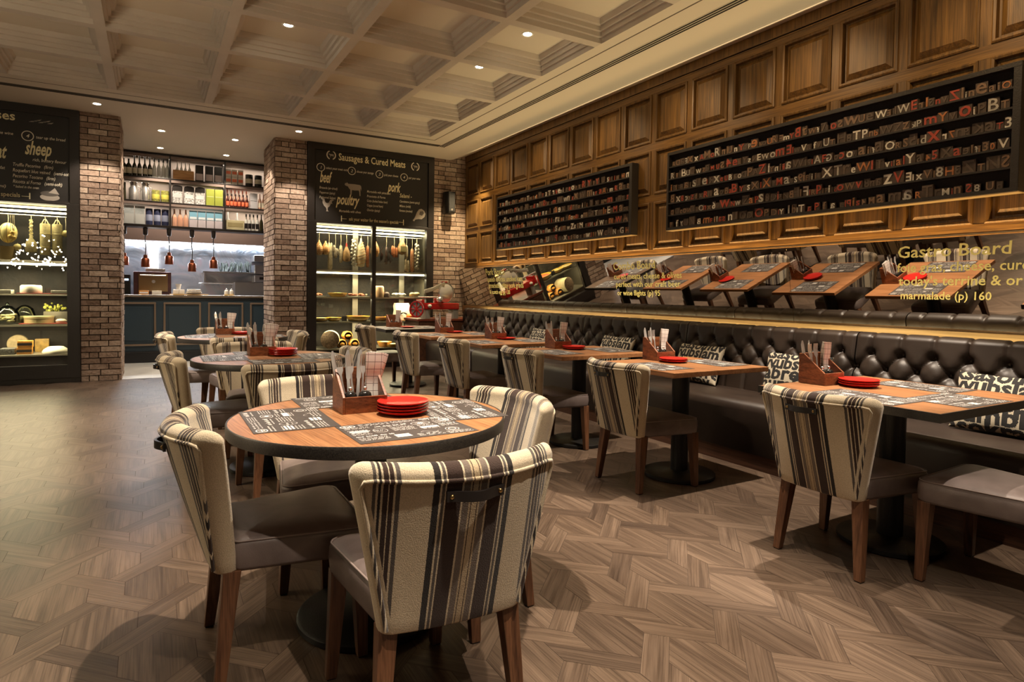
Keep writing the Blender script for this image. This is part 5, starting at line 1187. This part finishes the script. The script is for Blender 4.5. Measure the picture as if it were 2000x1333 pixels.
t = thing('wooden_crate', 'orange wooden crate on the top shelf, middle bay', 'crate', (.46,11.90,TZ)); mb = MB(); mb.box((-.155,-.06,0),(.155,.06,.012)); mb.box((-.155,-.06,.012),(.155,-.048,.155)); mb.box((-.155,.048,.012),(.155,.06,.155)); mb.box((-.155,-.048,.012),(-.143,.048,.155)); mb.box((.143,-.048,.012),(.155,.048,.155)); mb.obj('slats', wood('pine_crate',(.42,.20,.07),(.60,.33,.13),(3,14,14),.6), t, 0)
for k, x in enumerate((.37,.43,.49,.55)): bottle(x, TZ+.014, .027, .285, GW, None, f'{o(k)} clear bottle standing in the orange crate', 'crate bottles', y=11.90)
for k, x in enumerate((.70,.85,.99)): carton(x-.062, x+.062, TZ, .275, BLK, mat('silver_pink_label',(.50,.42,.42),.5), f'{o(k)} tall dark carton with pink label, top shelf middle bay', 'dark cartons', f0=.08, f1=.48)
for r_ in range(2):
    for k, x in enumerate((1.15,1.245,1.345)): carton(x-.044, x+.044, TZ+.132*r_, .128, mat('cream_carton',(.62,.55,.47),.6), REDL, f'{"lower" if r_ == 0 else "upper"} cream and red box, {o(k)} from left, top shelf right bay', 'cream and red boxes', f0=.35, f1=.75)
for k, x in enumerate((1.49,1.64)): tin(x, TZ, .062, .205, BLK, LBL, f'{["left","right"][k]} black tin with gold dish label, top shelf right bay', 'black tins')
for k, x in enumerate((-.26,-.095)):
    t = thing('milk_churn', f'{["left","right"][k]} polished steel milk churn on the middle shelf', 'churn', (x,11.95,MZ), 0, 'steel churns'); mb = MB(); mb.lathe([(.001,0),(.072,.002),(.074,.18),(.052,.22),(.050,.26),(.060,.285),(.058,.30),(.001,.30)], n=24); mb.obj('body', M_STEEL, t, 50); mb = MB(); mb.tube([(.072,0,.15),(.10,0,.17),(.095,0,.22),(.06,0,.235)],.006,6); mb.obj('handle', M_STEEL, t, 60)
for k, x in enumerate((.055,.19)): tin(x, MZ, .060, .19, mat('olive_jar',(.25,.24,.06),.25,mott=.6,msc=50), mat('yellow_jar_label',(.62,.56,.10),.5), f'{["left","right"][k]} glass jar of green olives with yellow label', 'olive jars', 'olive_jar', 'jar')
tin(-.40, MZ, .035, .28, GB, None, 'dark green bottle half hidden by the left pillar, middle shelf', None, 'bottle', 'bottle')
for k, x in enumerate((.37,.545,.71)):
    t = thing('coffee_sack', f'{o(k)} black and white patterned sack from the left, middle shelf', 'sack', (x,11.93,MZ), 0, 'patterned sacks'); mb = MB(); mb.loops([[(sx*w,sy*.055,z) for sx, sy in ((-1,-1),(1,-1),(1,1),(-1,1))] for z, w in ((0,.068),(.02,.074),(.18,.072),(.23,.060),(.27,.045),(.29,.055))]); mb.obj('body', mat('white_black_sack',(.40,.39,.37),.7,mott=.95,msc=42), t, 30); mb = MB(); mb.box((-.06,-.058,.09),(.06,-.0555,.16)); mb.obj('label', mat('grey_label',(.52,.52,.50),.6), t, 0); mb = MB(); mb.loops([[(sx*w,sy*.058,z) for sx, sy in ((-1,-1),(1,-1),(1,1),(-1,1))] for z, w in ((.205,.074),(.25,.076),(.285,.07),(.30,.03))]); mb.obj('black_top', BLK, t, 30)
for k, x in enumerate((.865,1.0)): carton(x-.065, x+.065, MZ, .28, mat('lime_carton',(.30,.34,.04),.5), mat('lime_band',(.48,.52,.22),.5), f'{["left","right"][k]} lime green carton on the middle shelf', 'lime cartons', f0=.52, f1=.56)
for k in range(6): bottle(1.14+.062*k, MZ, .026, .225, mat('dark_red_bottle',(.05,.012,.010),.15), REDL, f'{o(k)} small dark bottle with red label, front row, middle shelf right bay', 'red label bottles', y=11.87, cap=BLK)
for k in range(6): bottle(1.14+.062*k, MZ, .024, .31, GP, REDL, f'{o(k)} taller red-capped bottle, back row, middle shelf right bay', 'red capped bottles', y=11.96, cap=REDL)
for k in range(2): carton(1.50, 1.62, MZ+.138*k, .132, mat('pale_grey_box',(.46,.45,.46),.5), None, f'{["lower","upper"][k]} pale grey box beside the red label bottles', 'pale grey boxes')
for k, x in enumerate((1.665,1.725)): bottle(x, MZ, .028, .27, GP, LBL, f'{["left","right"][k]} pink bottle with striped label at the right pillar', 'pink bottles')
for k, (a, b) in enumerate(((-.54,-.405),(-.395,-.25),(-.245,-.10))): carton(a, b, LZ, .30, mat('silver_blue_carton',(.46,.50,.50),.5,mott=.3,msc=9), mat('pale_front',(.60,.62,.60),.6), f'{o(k)} silver grey carton from the left on the lowest bottle shelf', 'silver cartons', f0=.02, f1=.55)
for k, x in enumerate((-.04,.075,.19)): tin(x, LZ, .052, .27, mat('navy_tin',(.030,.036,.085),.35), mat('white_blue_print',(.36,.40,.55),.5), f'{o(k)} navy blue tin from the left on the lowest bottle shelf', 'navy tins')
for k, x in enumerate((.325,.41,.495)): bottle(x, LZ, .040, .29, GP, None, f'{o(k)} rose pink bottle on the lowest shelf, middle bay', 'rose bottles', hn=.6)
for k, x in enumerate((.605,.735,.865,.995)):
    carton(x-.060, x+.060, LZ, .13, mat('lilac_grey_tub',(.52,.47,.50),.5), None, f'{o(k)} lilac grey lower box, lowest shelf middle bay', 'lilac boxes'); carton(x-.060, x+.060, LZ+.132, .15, mat('sky_blue_tub',(.20,.42,.55),.4), mat('white_band',(.7,.74,.76),.5), f'{o(k)} sky blue upper box, lowest shelf middle bay', 'blue boxes', f0=.05, f1=.3)
carton(1.115, 1.405, LZ, .165, mat('parchment_box',(.58,.52,.30),.6), mat('printed_crest',(.36,.30,.14),.6), 'cream parchment box with printed crest, lowest shelf right bay', None, f0=.3, f1=.75)
for k, x in enumerate((1.16,1.31)): bottle(x, LZ+.0, .04, .32, GW, None, f'{["left","right"][k]} clear bottle behind the parchment box', 'clear bottles behind the box', y=12.06)
for k, x in enumerate((1.44,1.50,1.56,1.625)): bottle(x, LZ, .028, .29, GW, BLK, f'{o(k)} white bottle with black letter label, lowest shelf right bay', 'white bottles', cap=BLK)
bottle(1.69, LZ, .032, .30, GB, None, 'dark bottle next to the right pillar on the lowest shelf', None)
# heat lamps
COP = mat('copper_shade',(.20,.058,.028),.32,.85)
for k, (x, zb) in enumerate(((-.39,1.58),(-.095,1.56),(.245,1.615),(.585,1.505),(.915,1.57))):
    t = thing('heat_lamp', f'{["leftmost","second","third, middle","fourth","rightmost"][k]} copper heat lamp hanging over the kitchen counter', 'heat lamp', (x,11.865,zb), 0, 'copper heat lamps over the counter')
    mb = MB(); mb.lathe([(.062,0),(.064,.002),(.064,.125),(.050,.145),(.032,.15),(.030,.195),(.012,.205)], n=24); mb.obj('shade', COP, t, 40)
    mb = MB(); mb.tube([(0,0,.20),(.006,0,.33),(-.005,0,.45),(0,0,2.10-zb)], .008, 8); mb.obj('cord', BLK, t, 60)
    mb = MB(); mb.lathe([(.028,2.085-zb),(.034,2.10-zb),(.036,2.208-zb),(.001,2.2145-zb)], n=16); mb.obj('ceiling_cup', BLK, t, 40)
    mb = MB(); mb.ball((0,0,.045), .032, n=12, m=8); mb.obj('bulb', mat('warm_bulb',(1,.70,.36),.5,emit=7.), t, 80)
    if k: spot(x, 11.865, zb-.004, 9, 110, .5, (1,.72,.42))
# kitchen equipment
t = thing('pizza_oven', 'brown-fronted steel oven behind the counter at the left', 'oven', (.02,12.5,0)); mb = MB(); mb.box((-.30,0,1.00),(.27,.5,1.50)); mb.box((-.26,0,0),(.23,.5,1.0)); mb.obj('body', mat('oven_burgundy',(.10,.045,.045),.35,.5), t, 0, bev=.01)
mb = MB(); mb.box((-.225,-.02,1.155),(.215,.0,1.46)); dr = mb.obj('door', mat('bronze_door',(.30,.20,.10),.3,.8), t, 0, bev=.004); mb = MB(); mb.tube([(-.20,-.05,1.435),(.19,-.05,1.435)], .012, 8); mb.obj('handle', M_STEEL, dr, 60)
mb = MB(); mb.lathe([(.028,0),(.028,.012),(.001,.013)], n=20, M=Matrix.Translation((0,-.022,1.33))@Matrix.Rotation(PI/2,4,'X')); mb.obj('badge', M_STEEL, dr, 40); mb = MB(); mb.box((-.12,.1,1.50),(.18,.4,1.56)); mb.obj('hob_top', M_STEEL, t, 0, bev=.005)
t = thing('oven_stack', 'black oven at the far left behind the left pillar', 'oven', (-.55,12.45,0)); mb = MB(); mb.box((-.28,0,0),(.22,.5,1.44)); mb.obj('body', M_BLACK, t, 0, bev=.006); mb = MB(); mb.box((-.2,-.015,1.34),(.2,0,1.37)); mb.obj('display', mat('cool_display',(.55,.75,1),.5,emit=2.), t, 0)
t = thing('work_lamp', 'pale lamp with white shade behind the heat lamps', 'lamp', (.02,12.95,1.56)); mb = MB(); mb.lathe([(.075,.0),(.08,.01),(.075,.26),(.03,.45),(.001,.46)], n=20); mb.obj('shade', mat('lit_white_shade',(1,.93,.82),.5,emit=1.6), t, 50); mb = MB(); mb.tube([(0,0,0),(0,0,-.01)], .04, 8); mb.obj('base', M_STEEL, t, 40)
t = thing('wall_shelf', 'steel wall shelf with herbs over the kitchen worktop', 'shelf', (1.30,13.1,1.52)); mb = MB(); mb.box((-.48,-.15,0),(.48,.2,.03)); mb.obj('shelf_plate', M_BRUSHED, t, 0, bev=.004)
for x in (-.44,.44): mb = MB(); mb.box((x-.012,.0,-.22),(x+.012,.2,0)); mb.obj('bracket', M_BRUSHED, t, 0)
mb = MB(); mb.tube([(-.55,-.12,-.20),(.10,-.12,-.20)], .012, 8); mb.obj('utensil_rail', M_STEEL, t, 60)
mb = MB(); r = random.Random(12)
for k in range(60): x = 1.12+r.uniform(0,.55); z = 1.552; a = r.uniform(-.6,.6); mb.tube([(x,13.1+r.uniform(-.08,.08),z),(x+.05*a,13.1,z+r.uniform(.05,.17)),(x+.11*a,13.1,z+r.uniform(.10,.22))], [.006,.010,.003], 5)
tag(mb.obj('herb_leaves', mat('dark_herb',(.05,.06,.05),.6)), 'dark herbs and leaves lying along the steel wall shelf', 'herbs', kind='stuff')
t = thing('salamander_grill', 'stacked steel grill hood at the right of the kitchen', 'grill', (1.90,12.9,1.36)); mb = MB(); mb.box((-.19,0,0),(.30,.38,.14)); mb.box((-.19,-.03,.16),(.30,.38,.33)); mb.box((-.20,-.04,.40),(.30,.38,.52)); mb.obj('body', M_BRUSHED, t, 0, bev=.008); mb = MB(); mb.box((-.10,-.012,.05),(.02,.0,.10)); mb.obj('control', BLK, t, 0)
t = thing('kitchen_range', 'steel range below the grill hood', 'range', (1.85,12.75,0)); mb = MB(); mb.box((-.5,0,0),(.42,.52,1.05)); mb.obj('body', M_BRUSHED, t, 0, bev=.006); mb = MB(); mb.box((-.5,.0,1.05),(.42,.52,1.35)); mb.obj('back_guard', M_BRUSHED, t, 0)
# things on the counter
CZ_ = 1.1055
for k, (x, m, lb) in enumerate(((-.12,ORA,'left orange label box on the counter'),(.065,W_,'white label box on the counter'))): carton(x-.072, x+.072, CZ_, .068, m, M_WHITE, lb, 'label boxes on the counter', y=11.78, d=.09, f0=.3, f1=.7, name='label_box')
slab(.25,.83,CZ_,CZ_+.018,wood('pale_board',(.45,.28,.10),(.62,.42,.18),(2,14,14),.5),'long wooden tray under the white crockery on the counter','tray','serving_tray',11.74,.20)
for k, (x, lb) in enumerate(((.345,'left white square bowl on the wooden tray'),(.43,'right white square bowl on the wooden tray'))): box_thing('square_bowl', (x-.045,11.78,CZ_+.0185), (x+.038,11.88,CZ_+.095), M_WHITE, lb, 'bowl', 'white square bowls', .008)
sack('white_cup', [(.001,0),(.03,0),(.034,.04),(.046,.09),(.043,.09),(.001,.01)], .38, CZ_+.0955, M_WHITE, 'white flared cup on top of the square bowls', 'cup', y=11.83, sm=50)
for k in range(3): sack('white_plate', [(.001,0),(.09,.002),(.13-.012*k,.028),(.122-.012*k,.03),(.001,.012)], .61, CZ_+.0185+.026*k, M_WHITE, f'{["bottom","middle","top"][k]} white dish of the stack on the wooden tray', 'dish', y=11.84, group='white dishes on the counter', n=28)
slab(1.07,1.24,CZ_,CZ_+.014,YEL,'small yellow board under two glass domes on the counter','board','serving_board',11.76,.14)
for k, x in enumerate((1.115,1.195)): sack('glass_dome', [(.034,0),(.036,.05),(.028,.075),(.010,.085),(.012,.10),(.001,.106)], x, CZ_+.0145, GW, f'{["left","right"][k]} small glass dome on the yellow board', 'cloche', y=11.83, group='small domes')
# string lights whose reflection shows in the left case: a lit wire tree standing out of the picture
t = thing('fairy_light_tree', 'lit wire tree standing left of the picture, seen only mirrored in the cheese case', 'lights', (-1.95,3.62,0)); r = random.Random(31); mb = MB(); mb.lathe([(.16,0),(.16,.02),(.02,.03),(.015,1.6),(.001,1.62)], n=14); mb.obj('stand', M_BLACK, t, 40)
mb = MB()
for k in range(95):
    z = r.triangular(1.5,2.3,1.75); R = .46*(2.6-z)/.9; a = r.uniform(0,6.28); mb.ball((R*math.cos(a),R*math.sin(a),z), .016, n=6, m=4)
o = mb.obj('bulbs', mat('fairy_bulb',(1,.80,.52),.5,emit=110.), t, 80); o['kind'] = 'stuff'
mb = MB(); mb.tube([(.45*(1-k/80)*math.cos(k*.5),.45*(1-k/80)*math.sin(k*.5),.85+1.1*k/80) for k in range(80)], .004, 5); mb.obj('wire', M_BLACK, t, 60)
